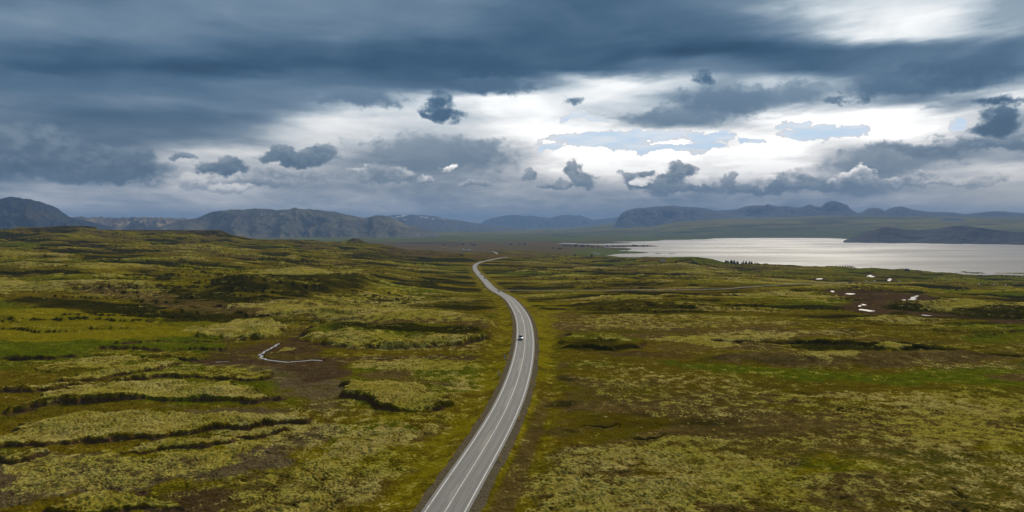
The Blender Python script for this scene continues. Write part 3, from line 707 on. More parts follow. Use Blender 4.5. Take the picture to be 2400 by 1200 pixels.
for k, pts in POOLS.items():
    P = np.array(gpoly(pts)); P = np.concatenate([resample(np.concatenate([P, P[:1]]), 2.0)[:-1]]); kk = np.array([.25, .5, .25])
    for _ in range(5): P = np.stack([np.convolve(np.r_[P[-1:, a_], P[:, a_], P[:1, a_]], kk, 'valid') for a_ in (0, 1)], 1)
    P = P + np.stack([perlin(P[:, 0] / 9, P[:, 1] / 9, 5), perlin(P[:, 0] / 9, P[:, 1] / 9, 6)], 1) * 3.0
    c = P.mean(0); z0 = float(zbase(c[0], c[1])) - (.3 if k in 'gh' else 1.6)
    sd = poly_sd(X, Y, P, 40); w = sst(sd, -38 if k in 'gh' else -26, -4)
    Z = Z * (1 - w) + (z0 + .45 - .65 * sst(sd, -2.5, 1.0)) * w
    # open the view to the water: the ground on the near side is kept low
    POOLG[k] = (P, z0)
    m = sst(sd, -16, -2); soil[...] = soil * (1 - .6 * m) + .6 * m; moss[...] *= 1 - m
BR2 = smooth_line(resample([ground_pt(*p) for p in [(609, 840), (580, 843.5), (540, 846), (500, 847)]], 1.0), 2)
BR2Z = zbase(BR2[:, 0], BR2[:, 1]) - .55
d, zl, _, _ = near_line(X, Y, BR2, BR2Z, 20)
w = 1 - sst(d, 3, 12); Z = Z * (1 - w) + (zl + .12 - .5 * (1 - sst(d, .3, 1.0))) * w

STREAM_PX = [(654, 803), (640, 809), (628, 816), (611, 826), (606, 831), (613, 838), (628, 843), (652, 846), (690, 846), (715, 843.5), (752, 842.5)]
STREAM = smooth_line(resample([ground_pt(*p) for p in STREAM_PX], 1.0), 1)
_sn = np.arange(len(STREAM)); STREAM = STREAM + np.stack([perlin(_sn / 4.0, _sn * 0 + 3.3, 7), perlin(_sn / 4.0, _sn * 0 + 8.3, 8)], 1) * 1.5
STREAMZ = zbase(STREAM[:, 0], STREAM[:, 1]) - .55
d, zl, _, _ = near_line(X, Y, STREAM, STREAMZ, 20)
w = 1 - sst(d, 4, 16); Z = Z * (1 - w) + (zl + .12 - .5 * (1 - sst(d, .5, 1.5)) + .25 * sst(d, 2, 9)) * w
# --- the lake bed, shores, spits and islets
SH = [(1296, 570.6), (1330, 569.0), (1352, 569.8), (1360, 571.2), (1400, 571.6), (1440, 570.6), (1474, 569.6), (1482, 568.4), (1450, 567.6), (1425, 567.2), (1450, 566.4), (1500, 565.6), (1540, 564.4), (1553, 562.4), (1600, 561.8), (1652, 560.8),
      (1672, 558.8), (1720, 558.0), (1850, 557.6), (1950, 558.2), (1985, 560.0), (2100, 561.6), (2250, 563.0), (2400, 563.8), (2700, 563.0), (3600, 562.0),
      (3600, 640), (2400, 640), (1700, 640), (1600, 632), (1540, 620), (1500, 609), (1470, 605), (1440, 601.6), (1414, 598.6), (1430, 597.2), (1465, 595.2), (1500, 593.6), (1520, 592.0), (1505, 590.6), (1470, 589.2),
      (1442, 587.8), (1478, 586.4), (1486, 584.6), (1472, 582.4), (1456, 580.6), (1416, 580.2), (1412, 579.4), (1470, 578.8), (1514, 578.0), (1546, 577.2), (1526, 575.4), (1490, 574.8), (1440, 575.0), (1400, 574.6), (1366, 573.6), (1340, 572.6), (1310, 571.8)]
LP = np.array([ground_pt(px, py, LAKE) for px, py in SH])
lx = X + 40 * fbm(X / 260, Y / 400, 3, 95) * sst(RG, 2500, 4000); ly = Y + 60 * fbm(X / 200, Y / 260, 3, 96) * sst(RG, 2500, 4000)
LSD = poly_sd(lx, ly, LP, 3000)
plainz = np.maximum(Z, LAKE + 1.2)
shore = np.clip(-LSD, 0, 3000)
Zl = np.where(LSD > -900, np.where(RG > 2600, np.where(LSD > 0, LAKE - np.clip(LSD * .03, .2, 9), np.minimum(plainz, LAKE + 1.0 + shore * .03 + np.clip(plainz - LAKE, 0, 60) * sst(shore, 0, 700))), Z), np.where(RG > 3400, plainz, Z))
Z = np.where(RG > 2600, Zl, Z)
for (px0, px1, py) in [(1531, 1553, 594.4), (1563, 1586, 594.2)]:
    a = np.array(ground_pt(px0, py, LAKE)); b = np.array(ground_pt(px1, py + .6, LAKE)); c = (a + b) / 2; w = np.hypot(*(b - a)) / 2
    dd = np.hypot((X - c[0]) / w, (Y - c[1]) / (w * .9)); Z = np.maximum(Z, np.where(dd < 1.3, LAKE + 2.5 - 4.5 * dd ** 2, -1e3))
dry = (LSD < 0) & (RG > 2600)
# plain beyond the moor: brown flats, then green and wooded land, then the pale shield slopes
far = sst(RG, 2700, 3600)
for L in LAY.values(): L *= 1 - far
nf = fbm(X / 700, Y / 300, 4, 97); ng = fbm(X / 300, Y / 160, 4, 98)
bf = 1 - sst(RG + 500 * nf, 6000, 7000)
heath += far * bf * (.75 + .2 * ng); green += far * (1 - bf) * (.62 + .5 * nf); moss += far * (1 - bf) * .30 * sst(nf, -.2, .4); dark += far * (1 - bf) * sst(ng, .0, .5) * .4 + far * bf * sst(ng, .2, .6) * .3
gb = sst(RG, 2700, 3300) * (1 - sst(RG, 4200, 4800)) * sst(AG, pix_az(1270), pix_az(1400)); green += gb * .9 * far; heath *= 1 - gb * .7
pale = sst(RG + 1500 * nf, 9500, 12500); band = fbm(X / 2600, Y / 700, 4, 101)
straw += pale * (.35 + sst(band, -.2, .4) * .75); dark += pale * sst(-band, .1, .5) * .3; heath += pale * sst(ng, .1, .5) * .5; green *= 1 - pale * .4
green += far * (1 - bf) * sst(band, .1, .5) * .4; dark += far * sst(fbm(X / 1500, Y / 300, 4, 102), .15, .45) * .5

# --- the road bed: verge, gravel shoulder, level formation
wv = 1 - sst(RD, 10, 34)
bl = 1 - sst(RD, 6.6, 17.0)
Z = Z * (1 - bl) + (RZ - .35 - .9 * sst(RD, 5.4, 11)) * bl
core = 1 - sst(RD, 5.2, 6.6); Z = Z * (1 - core) + (RZ - .10) * core
core2 = RD < 5.3; Z = np.where(core2, RZ - .10, Z)
sh_w = 4.85 + .35 * perlin(X / 6, Y / 6, 99) + .25 * sst(Y, 190, 110) * (RSG < 0)
gsh = 1 - sst(RD, sh_w, sh_w + .9)
vg = (1 - sst(RD + 2.0 * n_f + 6 * n_d, 9.5, 17)) * (1 - gsh); near_v = 1 - sst(RG, 900, 1800)
for L in LAY.values(): L *= (1 - vg * .85 * near_v) * (1 - gsh)
straw += vg * (.50 + .7 * n_d) * near_v; moss += vg * .14 * near_v; green += vg * (.15 + .25 * sst(n_a + n_d, .1, .5)) * near_v; gravel += gsh * 1.0
ditch = (RSG < 0) * (1 - sst(np.abs(RD - 8.5), .5, 3)) * sst(Y, 230, 120); heath += ditch * .7; dark += ditch * .3; straw *= 1 - ditch
bl = 1 - sst(TD, 2.6, 8.0); bl = np.where(RD < 8, 0, bl)
Z = Z * (1 - bl) + (TZ - .15) * bl

for L in LAY.values(): np.clip(L, 0, 1.3, out=L)
# ------------------------------------------------------------------ ground material and sheet
gm, t, b = new_mat("moorland", 1.0, 0.0)
geo = t.node('ShaderNodeTexCoord').outputs['Object']
at = {k: t.attr(k) for k in LAY}
nz1 = t.noise(geo, 1.5, 5, .66)          # clumps well under a metre across
nz2 = t.noise(geo, .30, 5, .62)
nz3 = t.noise(geo, 4.0, 3, .6)
nz4 = t.noise(geo, .03, 5, .6); nz5 = t.noise(geo, .075, 4, .55)
fine = t.add(t.mul(nz1, .55), t.mul(nz2, .45))
col = t.mix(t.mr(fine, .36, .64), (.088, .060, .003), (.21, .152, .006))         # sedge and heath grass
col = t.mix(t.mul(t.mr(nz4, .42, .62), .7), col, t.mix(t.mr(fine, .38, .62), (.072, .064, .003), (.155, .135, .005)))
def lay(col, name, c1, c2, nz, lo=.35, hi=.65, edge=.5, k=1.0, a0=.18, a1=.72):
    c = t.mix(t.mr(nz, lo, hi), c1, c2)
    w = t.mr(t.m('MULTIPLY_ADD', t.sub(nz, .5), edge * 2.2, at[name]), a0, a1)
    return t.mix(t.mul(w, k), col, c)
col = lay(col, 'green', (.055, .072, .002), (.165, .180, .003), fine, edge=.5)
col = lay(col, 'straw', (.17, .135, .002), (.32, .26, .004), fine, edge=.6, k=.85)
col = lay(col, 'heath', (.062, .038, .006), (.21, .145, .040), fine, edge=.6)
col = lay(col, 'dark', (.010, .010, .001), (.038, .036, .002), fine, edge=.6, k=.93)
col = lay(col, 'gravel', (.105, .080, .050), (.215, .175, .120), nz3, edge=.4, k=.85)
col = lay(col, 'silt', (.085, .058, .024), (.205, .150, .075), fine, edge=.7, k=.9)
col = lay(col, 'soil', (.050, .026, .009), (.125, .078, .034), fine, edge=.4)
col = lay(col, 'moss', (.19, .165, .022), (.50, .45, .14), nz1, .36, .62, edge=1.0) if False else t.mix(t.mr(t.add(at['moss'], t.add(t.mul(t.sub(nz1, .5), t.mr(nz5, .40, .64, .4, 2.0)), t.mul(t.sub(nz2, .5), 1.5))), .30, .62), col, t.mix(t.mr(fine, .38, .64), t.mix(t.mr(nz5, .35, .65), (.24, .17, .018), (.16, .135, .005)), t.mix(t.mr(nz4, .38, .62), (.56, .46, .135), (.44, .385, .05))))
t.set(b.inputs['Base Color'], col)
bp = t.node('ShaderNodeBump'); bp.inputs['Strength'].default_value = .8; bp.inputs['Distance'].default_value = .8
t.set(bp.inputs['Height'], t.add(nz1, t.mul(nz2, 1.5))); t.l.new(bp.outputs[0], b.inputs['Normal'])
G = grid_obj("ground", X, Y, Z, gm, wrap=True, attrs=LAY)
tag(G, kind='structure')
# ------------------------------------------------------------------ road, paint, lake, pools
def ribbon(name, L, zl, o0, o1, dz, mat, s0=0, s1=1e9, parent=None, crown=0.0):
    s = np.r_[0, np.cumsum(np.hypot(*np.diff(L, axis=0).T))]
    tan = np.gradient(L, axis=0); tan /= np.hypot(tan[:, 0], tan[:, 1])[:, None]; nrm = np.stack([-tan[:, 1], tan[:, 0]], 1)
    idx = np.where((s >= s0) & (s <= s1))[0]
    offs = np.linspace(o0, o1, 7 if abs(o1 - o0) > 3 else 2)
    V = []; Fc = []
    for i in idx:
        for o in offs: V.append((L[i, 0] + nrm[i, 0] * o, L[i, 1] + nrm[i, 1] * o, zl[i] + dz))
    n = len(offs)
    for a in range(len(idx) - 1):
        for q in range(n - 1):
            v = a * n + q; Fc.append((v, v + n, v + n + 1, v + 1) if False else (v, v + 1, v + n + 1, v + n))
    o = mesh_obj(name, V, Fc, mat, parent)
    me = o.data
    if len(me.polygons) and me.polygons[0].normal.z < 0: me.flip_normals()
    a1 = me.attributes.new('across', 'FLOAT', 'POINT'); a1.data.foreach_set('value', np.tile(offs, len(idx)).astype(np.float32))
    a2 = me.attributes.new('along', 'FLOAT', 'POINT'); a2.data.foreach_set('value', np.repeat(s[idx], n).astype(np.float32))
    return o
am, t, b = new_mat("asphalt", .85, .3)
geo = t.node('ShaderNodeTexCoord').outputs['Object']
ac = t.attr('across'); al = t.attr('along')
st = t.xyz(ac, t.mul(al, .03), 0)
c = t.mix(t.mr(t.noise(st, 2.2, 4, .6), .3, .7), (.26, .242, .218), (.33, .31, .28))
trk = t.m('ABSOLUTE', t.sub(t.m('ABSOLUTE', ac), 1.75))                   # wheel tracks
c = t.mix(t.mul(t.mr(t.m('ABSOLUTE', t.sub(trk, .78)), .45, .05), .45), c, (.20, .19, .178))
# worn pale seal coat left of the centre line, in long patches
pn = t.noise(t.xyz(t.mul(ac, .35), t.mul(al, .035), 4.0), 1.0, 3, .5)
pt = t.mul(t.mul(t.mr(ac, .05, .25), t.mr(ac, 1.25, .8)), t.mr(pn, .50, .56))
c = t.mix(t.mul(pt, .75), c, (.40, .365, .31))
c = t.mix(t.mul(t.mr(t.noise(geo, .35, 4, .6), .55, .75), .25), c, (.14, .132, .124))
c = t.mix(t.mr(t.noise(geo, 6.0, 2, .6), .3, .75, 0, .18), c, (.10, .095, .09))
t.set(b.inputs['Base Color'], c)
wm, t, b = new_mat("road_paint", .7, .3)
geo = t.node('ShaderNodeTexCoord').outputs['Object']
t.set(b.inputs['Base Color'], t.mix(t.mr(t.noise(geo, 1.1, 4, .65), .45, .8), (.80, .77, .70), (.42, .39, .35)))
road = ribbon("road", ROAD, ROADZ, -3.75, 3.75, 0.0, am); tag(road, kind='structure')
for o0, w in ((-3.25, .22), (3.03, .22)):
    e = ribbon("road_edge_line", ROAD, ROADZ, o0, o0 + w, .004, wm); tag(e, kind='structure')
e = ribbon("road_centre_line", ROAD, ROADZ, -.10, .08, .004, wm); tag(e, kind='structure')
tm, t, b = new_mat("gravel_track", .95, .2)
geo = t.node('ShaderNodeTexCoord').outputs['Object']
t.set(b.inputs['Base Color'], t.mix(t.mr(t.noise(geo, .3, 4, .6), .3, .7), (.14, .12, .08), (.23, .195, .14)))
track = ribbon("gravel_track", TRACK, TRACKZ, -2.3, 2.3, .06, tm); tag(track, kind='structure')

def water_mat(name, wave, rough, base, bs=.4, bd=.6):
    m, t, b = new_mat(name, rough, .5)
    b.inputs['Base Color'].default_value = (*base, 1); b.inputs['IOR'].default_value = 1.33
    g = t.node('ShaderNodeTexCoord').outputs['Object']
    mp = t.node('ShaderNodeMapping'); t.l.new(g, mp.inputs[0]); mp.inputs['Scale'].default_value = (wave * .35, wave, 1)
    mp.inputs['Rotation'].default_value = (0, 0, .15)
    bp = t.node('ShaderNodeBump'); bp.inputs['Strength'].default_value = bs; bp.inputs['Distance'].default_value = bd
    t.set(bp.inputs['Height'], t.noise(mp.outputs[0], 1.0, 5, .65)); t.l.new(bp.outputs[0], b.inputs['Normal'])
    sl = t.noise(mp.outputs[0], .06, 4, .6)
    t.set(b.inputs['Roughness'], t.mr(sl, .35, .65, rough * .9, rough * 1.1))
    return m
lm = water_mat("lake_water", .05, .60, (.10, .095, .09), .4, 1.2)
LP2 = [(p[0], p[1]) for p in [ground_pt(1150, 556, LAKE), ground_pt(3700, 556, LAKE), (9000, 1500), (600, 1500), (250, 2600), (300, 5000)]]
lake = mesh_obj("lake", [(x, y, LAKE) for x, y in LP2], [tuple(range(len(LP2)))], lm)
if lake.data.polygons[0].normal.z < 0: lake.data.flip_normals()
tag(lake, kind='structure')
pm = water_mat("pool_water", .8, .35, (.03, .025, .02)); sm = water_mat("stream_water_painted_sheen", 1.5, .30, (.62, .60, .57))  # stream's pale base colour paints in the white sky reflection
for k, (P, z0) in POOLG.items():
    c = P.mean(0); Q = [(c[0] + (p[0] - c[0]) * 1.0, c[1] + (p[1] - c[1]) * 1.0, z0) for p in P]
    o = mesh_obj("pond", Q, [tuple(range(len(Q)))], pm)
    if o.data.polygons[0].normal.z < 0: o.data.flip_normals()
    tag(o, kind='structure')
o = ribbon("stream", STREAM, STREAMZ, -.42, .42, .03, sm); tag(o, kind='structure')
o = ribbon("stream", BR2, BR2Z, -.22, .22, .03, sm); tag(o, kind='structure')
# ------------------------------------------------------------------ mountains and low hills round the plain
def rock_mat(name, c_lo, c_mid, c_hi, snow=0.0, grass=None):
    m, t, b = new_mat(name, .95, .1)
    g = t.node('ShaderNodeTexCoord').outputs['Object']
    n1 = t.noise(g, .0016, 7, .62); n2 = t.noise(g, .006, 6, .65)
    gx = t.node('ShaderNodeSeparateXYZ'); t.l.new(g, gx.inputs[0])
    n3 = t.noise(t.xyz(gx.outputs[0], t.mul(gx.outputs[1], .35), t.mul(gx.outputs[2], .5)), .004, 5, .6)
    c = t.mix(t.mr(n1, .35, .65), c_lo, c_mid)
    c = t.mix(t.mul(t.mr(n3, .5, .7), .8), c, c_hi)
    if grass: c = t.mix(t.mul(t.mr(n2, .48, .62), .7), c, grass)
    if snow:
        h = t.attr('rel')
        sn = t.noise(t.xyz(gx.outputs[0], t.mul(gx.outputs[1], .4), t.mul(gx.outputs[2], 3.0)), .0035, 6, .7)
        c = t.mix(t.mul(t.mr(t.m('MULTIPLY_ADD', h, .08, sn), .80 - snow * .06, .82 - snow * .06), t.mr(h, .45, .7)), c, (.75, .78, .82))
    t.set(b.inputs['Base Color'], c)
    return m
def range_obj(name, prof, r, front, back, mat, rough=.16, seed=1, foot=None, spur=.35, rag=.012, nrow=70, pw=1.25):
    p0, p1 = prof[0][0], prof[-1][0]
    pxs = np.arange(p0, p1 + .01, 1.6)
    a = np.arctan((pxs - 1200) / F); cy = np.interp(pxs, [q[0] for q in prof], [q[1] for q in prof])
    T1 = np.concatenate([np.linspace(-1, 0, nrow), np.linspace(0, 1, 24)[1:]])
    A, TT = np.meshgrid(a, T1); C, _ = np.meshgrid(cy, T1)
    rr = r * (1 + .03 * fbm(A * 14, A * 0 + seed, 3, seed))
    fr = front * (1 + spur * fbm(A * 22, A * 0 + 5.5, 3, seed + 3))
    R_ = rr + np.where(TT < 0, TT * fr, TT * back)
    Xm = R_ * np.sin(A); Ym = R_ * np.cos(A)
    zf = zbase(Xm, Ym) - 12 if foot is None else np.full(A.shape, foot, float)
    zr = CH + (HY - C) / F * np.cos(A) * rr
    H = np.maximum(zr - zf, 4)
    pr = np.where(TT < 0, (1 - np.abs(TT)) ** pw, (1 - TT) ** 1.5)
    wob = fbm(Xm / 900, Ym / 900, 3, seed + 9) * .3
    arc = A * r
    gul = ridged(arc / 520 + wob, R_ / 2600 + wob, 5, seed + 5) - .55
    fine = fbm(Xm / 160, Ym / 160, 4, seed + 6)
    env = np.sin(np.pi * np.clip(1 - np.abs(TT), 0, 1)) ** .8
    z = zf + H * pr + H * env * (gul * rough * 2.2 + fine * rough * .5) + H * pr ** 2 * rag * fbm(arc / 60, R_ / 90, 3, seed + 8) * 2
    # the crest in the photograph is the outline: nothing in front of it may stand above its sight line
    cap = CH + (zr - CH) * (R_ / rr)
    z = np.where(TT < 0, np.minimum(z, cap - 1 - 10 * np.abs(TT)), z)
    e = np.minimum(np.arange(len(pxs)), np.arange(len(pxs))[::-1]) / 6.0
    z = zf + (z - zf) * np.clip(e, 0, 1)[None, :] ** .5
    o = grid_obj(name, Xm, Ym, z, mat, attrs={'rel': np.clip((z - zf) / np.maximum(H.max(), 1), 0, 1)})
    tag(o, kind='structure'); return o
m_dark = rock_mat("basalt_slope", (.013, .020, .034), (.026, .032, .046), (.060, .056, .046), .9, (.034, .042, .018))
m_tan = rock_mat("sunlit_tan_hills", (.085, .065, .045), (.19, .145, .09), (.46, .35, .18), 0)  # tan slopes; the brightest tone paints in a patch of sunlight
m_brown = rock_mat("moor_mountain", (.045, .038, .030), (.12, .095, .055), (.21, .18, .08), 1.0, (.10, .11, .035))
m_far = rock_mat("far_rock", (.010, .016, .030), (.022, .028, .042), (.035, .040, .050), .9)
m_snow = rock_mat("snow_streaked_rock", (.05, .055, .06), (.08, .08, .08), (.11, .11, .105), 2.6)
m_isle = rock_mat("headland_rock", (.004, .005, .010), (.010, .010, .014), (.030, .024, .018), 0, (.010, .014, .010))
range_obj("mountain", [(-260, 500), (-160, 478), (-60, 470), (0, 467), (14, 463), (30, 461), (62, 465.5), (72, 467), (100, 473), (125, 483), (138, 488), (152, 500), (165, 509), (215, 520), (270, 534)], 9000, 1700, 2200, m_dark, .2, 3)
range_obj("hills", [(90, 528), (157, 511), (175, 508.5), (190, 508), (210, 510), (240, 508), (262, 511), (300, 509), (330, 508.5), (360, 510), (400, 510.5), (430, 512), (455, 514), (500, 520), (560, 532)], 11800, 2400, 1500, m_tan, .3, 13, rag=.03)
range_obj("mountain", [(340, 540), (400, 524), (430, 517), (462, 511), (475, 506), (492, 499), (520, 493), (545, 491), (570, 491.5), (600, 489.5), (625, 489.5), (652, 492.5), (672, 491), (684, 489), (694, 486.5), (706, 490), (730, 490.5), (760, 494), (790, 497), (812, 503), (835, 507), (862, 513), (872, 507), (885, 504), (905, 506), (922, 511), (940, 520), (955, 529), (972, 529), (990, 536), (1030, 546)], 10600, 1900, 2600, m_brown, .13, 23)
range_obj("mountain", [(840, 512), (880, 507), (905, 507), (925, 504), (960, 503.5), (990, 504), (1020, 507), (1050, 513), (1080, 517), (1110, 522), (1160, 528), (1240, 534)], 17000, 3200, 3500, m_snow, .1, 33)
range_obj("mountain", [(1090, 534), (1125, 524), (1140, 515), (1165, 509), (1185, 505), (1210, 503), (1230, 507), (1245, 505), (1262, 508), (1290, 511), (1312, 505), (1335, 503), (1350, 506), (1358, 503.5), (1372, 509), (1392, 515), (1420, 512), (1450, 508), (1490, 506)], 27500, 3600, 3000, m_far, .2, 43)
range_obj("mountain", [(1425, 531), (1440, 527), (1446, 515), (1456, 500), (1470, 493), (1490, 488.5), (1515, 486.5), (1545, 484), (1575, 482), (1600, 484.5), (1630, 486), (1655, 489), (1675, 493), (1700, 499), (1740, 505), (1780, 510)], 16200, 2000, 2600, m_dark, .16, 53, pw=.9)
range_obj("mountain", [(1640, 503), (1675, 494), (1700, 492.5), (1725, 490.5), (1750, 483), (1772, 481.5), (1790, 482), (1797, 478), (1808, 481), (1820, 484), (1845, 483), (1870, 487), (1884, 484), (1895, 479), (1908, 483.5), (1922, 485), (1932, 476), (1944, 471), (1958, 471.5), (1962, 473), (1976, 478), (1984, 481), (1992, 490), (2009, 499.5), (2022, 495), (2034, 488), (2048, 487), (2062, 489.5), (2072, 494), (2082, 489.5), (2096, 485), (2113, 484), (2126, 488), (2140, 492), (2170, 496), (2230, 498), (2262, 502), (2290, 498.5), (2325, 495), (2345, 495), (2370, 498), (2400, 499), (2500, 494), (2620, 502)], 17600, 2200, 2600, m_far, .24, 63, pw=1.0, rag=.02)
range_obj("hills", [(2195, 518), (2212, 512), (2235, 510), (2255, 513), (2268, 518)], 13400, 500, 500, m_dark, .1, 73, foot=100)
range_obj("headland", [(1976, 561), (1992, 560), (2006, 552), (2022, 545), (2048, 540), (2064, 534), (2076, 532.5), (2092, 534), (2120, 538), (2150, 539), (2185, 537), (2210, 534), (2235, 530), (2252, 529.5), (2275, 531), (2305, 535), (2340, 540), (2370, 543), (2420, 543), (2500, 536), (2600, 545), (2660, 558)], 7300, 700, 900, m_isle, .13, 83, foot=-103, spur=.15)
# ------------------------------------------------------------------ things along the road and on the moor
def simple(name, c, rough=.5, metal=0.0, spec=.4):
    m, t, b = new_mat(name, rough, spec); b.inputs['Metallic'].default_value = metal
    g = t.node('ShaderNodeTexCoord').outputs['Object']
    t.set(b.inputs['Base Color'], t.mix(t.mr(t.noise(g, 4.0, 3, .6), .3, .75), c, tuple(v * .78 for v in c)))
    return m
M = dict(yellow=simple("yellow_plastic", (.95, .50, .01)), reflector=simple("reflector", (.85, .85, .8), .3), galv=simple("galvanised_steel", (.42, .44, .45), .45, .6),
         signback=simple("grey_sign_back", (.42, .43, .42), .6), white=simple("white_paint", (.8, .8, .78), .5), signyellow=simple("yellow_sign", (.75, .62, .15), .5), signblue=simple("blue_sign", (.10, .17, .26), .5),
         silver=simple("silver_paint", (.40, .41, .43), .3, .5), darkcar=simple("dark_paint", (.03, .032, .04), .3, .2), palecar=simple("pale_paint", (.72, .72, .72), .3), glass=simple("dark_glass", (.02, .025, .03), .08, 0, .7),
         tyre=simple("rubber", (.02, .02, .02), .8), trim=simple("black_trim", (.02, .02, .022), .5), lamp=simple("headlamp", (.85, .86, .88), .15), red=simple("tail_lamp", (.35, .02, .02), .3),
         bark=simple("bark", (.06, .045, .03), .9), needle=simple("needles", (.018, .032, .018), .9), leaf=simple("leaves", (.035, .055, .015), .9), bale=simple("white_wrap", (.82, .83, .82), .4),
         roofgrey=simple("grey_roof", (.14, .14, .15), .6), roofred=simple("red_roof", (.20, .05, .035), .6), wall=simple("white_wall", (.8, .8, .77), .7), wood=simple("brown_wood", (.12, .08, .05), .8))
def empty(name, loc, rz=0.0):
    o = bpy.data.objects.new(name, None); COL.objects.link(o); o.location = loc; o.rotation_euler = (0, 0, rz); o.empty_display_size = .5
    return o
class MB:
    def __init__(s): s.bm = bmesh.new()
    def box(s, x0, x1, y0, y1, z0, z1, bev=0.0):
        v = [s.bm.verts.new((x, y, z)) for z in (z0, z1) for y in (y0, y1) for x in (x0, x1)]
        f = [(0, 2, 3, 1), (4, 5, 7, 6), (0, 1, 5, 4), (1, 3, 7, 5), (3, 2, 6, 7), (2, 0, 4, 6)]
        fs = [s.bm.faces.new([v[i] for i in q]) for q in f]
        if bev: bmesh.ops.bevel(s.bm, geom=list({e for q in fs for e in q.edges}), offset=bev, segments=2, affect='EDGES')
        return s
    def tube(s, p, q, r0, r1=None, n=8, cap=True):
        r1 = r0 if r1 is None else r1; p = Vector(p); q = Vector(q); d = (q - p).normalized()
        u = d.orthogonal().normalized(); w = d.cross(u)
        A = [s.bm.verts.new(p + (u * math.cos(2*math.pi*i/n) + w * math.sin(2*math.pi*i/n)) * r0) for i in range(n)]
        B_ = [s.bm.verts.new(q + (u * math.cos(2*math.pi*i/n) + w * math.sin(2*math.pi*i/n)) * r1) for i in range(n)]
        for i in range(n): s.bm.faces.new((A[i], A[(i+1) % n], B_[(i+1) % n], B_[i]))
        if cap: s.bm.faces.new(A[::-1]); s.bm.faces.new(B_)
        return s
    def loft(s, rings, cap=True):
        R = [[s.bm.verts.new(p) for p in r] for r in rings]
        for a, b in zip(R, R[1:]):
            for i in range(len(a)): s.bm.faces.new((a[i], a[(i+1) % len(a)], b[(i+1) % len(a)], b[i]))
        if cap: s.bm.faces.new(R[0][::-1]); s.bm.faces.new(R[-1])
        return s
    def face(s, pts): s.bm.faces.new([s.bm.verts.new(p) for p in pts]); return s
    def build(s, name, mat, parent=None, smooth=False):
        bmesh.ops.recalc_face_normals(s.bm, faces=s.bm.faces)
        me = bpy.data.meshes.new(name); s.bm.to_mesh(me); s.bm.free(); me.materials.append(mat)
        if smooth: me.polygons.foreach_set('use_smooth', [True] * len(me.polygons))
        o = bpy.data.objects.new(name, me); COL.objects.link(o)
        if parent: o.parent = parent
        return o
def copy_tree(o, parent=None):
    c = o.copy(); COL.objects.link(c); c.parent = parent
    for ch in [k for k in COL.objects if k.parent == o]: copy_tree(ch, c)
    return c
# land height at any point, from the finished sheet
def land_z(x, y):
    a = math.atan2(x, y); r_ = math.hypot(x, y)
    i = int(np.clip(np.searchsorted(RR, r_) - 1, 0, len(RR) - 2)); j = int(np.clip(np.searchsorted(AZS, a) - 1, 0, len(AZS) - 2))
    u = (r_ - RR[i]) / (RR[i+1] - RR[i]); v = (a - AZS[j]) / (AZS[j+1] - AZS[j])
    return float((Z[i, j] * (1-v) + Z[i, j+1] * v) * (1-u) + (Z[i+1, j] * (1-v) + Z[i+1, j+1] * v) * u)
def on_land(px, py):
    """where the sight line through a photograph pixel first meets the finished land"""
    az = math.atan((px - 1200) / F); k = (py - HY) / F * math.cos(az)
    j = int(np.clip(np.searchsorted(AZS, az), 1, len(AZS) - 1)); zc = Z[:, j]
    d = (CH - RR * k) - zc; idx = np.where((d < 0) & (RR > 90))[0]
    if len(idx) == 0: x, y = ground_pt(px, py)
    else:
        i = idx[0]; tt = d[i-1] / (d[i-1] - d[i] + 1e-9); rr = RR[i-1] + (RR[i] - RR[i-1]) * tt; x, y = rr * math.sin(az), rr * math.cos(az)
    return x, y, land_z(x, y)
def skyline(px, rmin, rmax):
    """the crest of the land along a bearing between two distances"""
    az = math.atan((px - 1200) / F); j = int(np.searchsorted(AZS, az)); m = (RR > rmin) & (RR < rmax)
    e = (Z[:, j] - CH) / RR; e = np.where(m, e, -9); i = int(np.argmax(e)); return RR[i] * math.sin(az), RR[i] * math.cos(az), float(Z[i, j])

# --- guide posts
def guide_post():
    r_ = empty("guide_post", (0, 0, 0))
    q = MB(); q.loft([[(-.11, -.07, -.15), (.11, -.07, -.15), (.09, .08, -.15), (-.09, .08, -.15)], [(-.11, -.07, 1.0), (.11, -.07, 1.0), (.09, .08, 1.04), (-.09, .08, 1.04)], [(-.09, -.03, 1.09), (.09, -.03, 1.09), (.08, .08, 1.11), (-.08, .08, 1.11)]])
    q.build("post", M['yellow'], r_)
    q = MB(); q.box(-.05, .05, -.078, -.0725, .76, .90); q.build("reflector", M['reflector'], r_)
    return r_
gp0 = guide_post()
def road_at(i, off):
    i = min(max(i, 1), len(ROAD) - 2); tn = ROAD[i + 1] - ROAD[i - 1]; tn /= np.hypot(*tn)
    return ROAD[i, 0] - tn[1] * off, ROAD[i, 1] + tn[0] * off, float(ROADZ[i]), math.atan2(tn[1], tn[0])
rr_road = np.hypot(ROAD[:, 0], ROAD[:, 1])
ids = []
for d_ in (134.5, 164.5, 200, 238, 274, 307, 345, 385, 428, 480, 530):
    ids.append(int(np.argmin(np.abs(rr_road[:260] - d_ * .965))))
ordn = ["nearest", "second", "third", "fourth", "fifth", "sixth", "seventh", "eighth", "ninth", "tenth", "eleventh"]
first = True
for n, i in enumerate(ids):
    for sd_, off in (('left', 4.95), ('right', -4.45)):
        x, y, z, h = road_at(i, off)
        o = gp0 if first else copy_tree(gp0); first = False
        o.location = (x, y, land_z(x, y) + .02); o.rotation_euler = (0, 0, h - math.pi / 2)
        o['label'] = f"yellow guide post on the {sd_} verge of the road, {ordn[n]} one from the viewer"
        o['category'] = "guide post"; o['group'] = "yellow guide posts along both road edges"

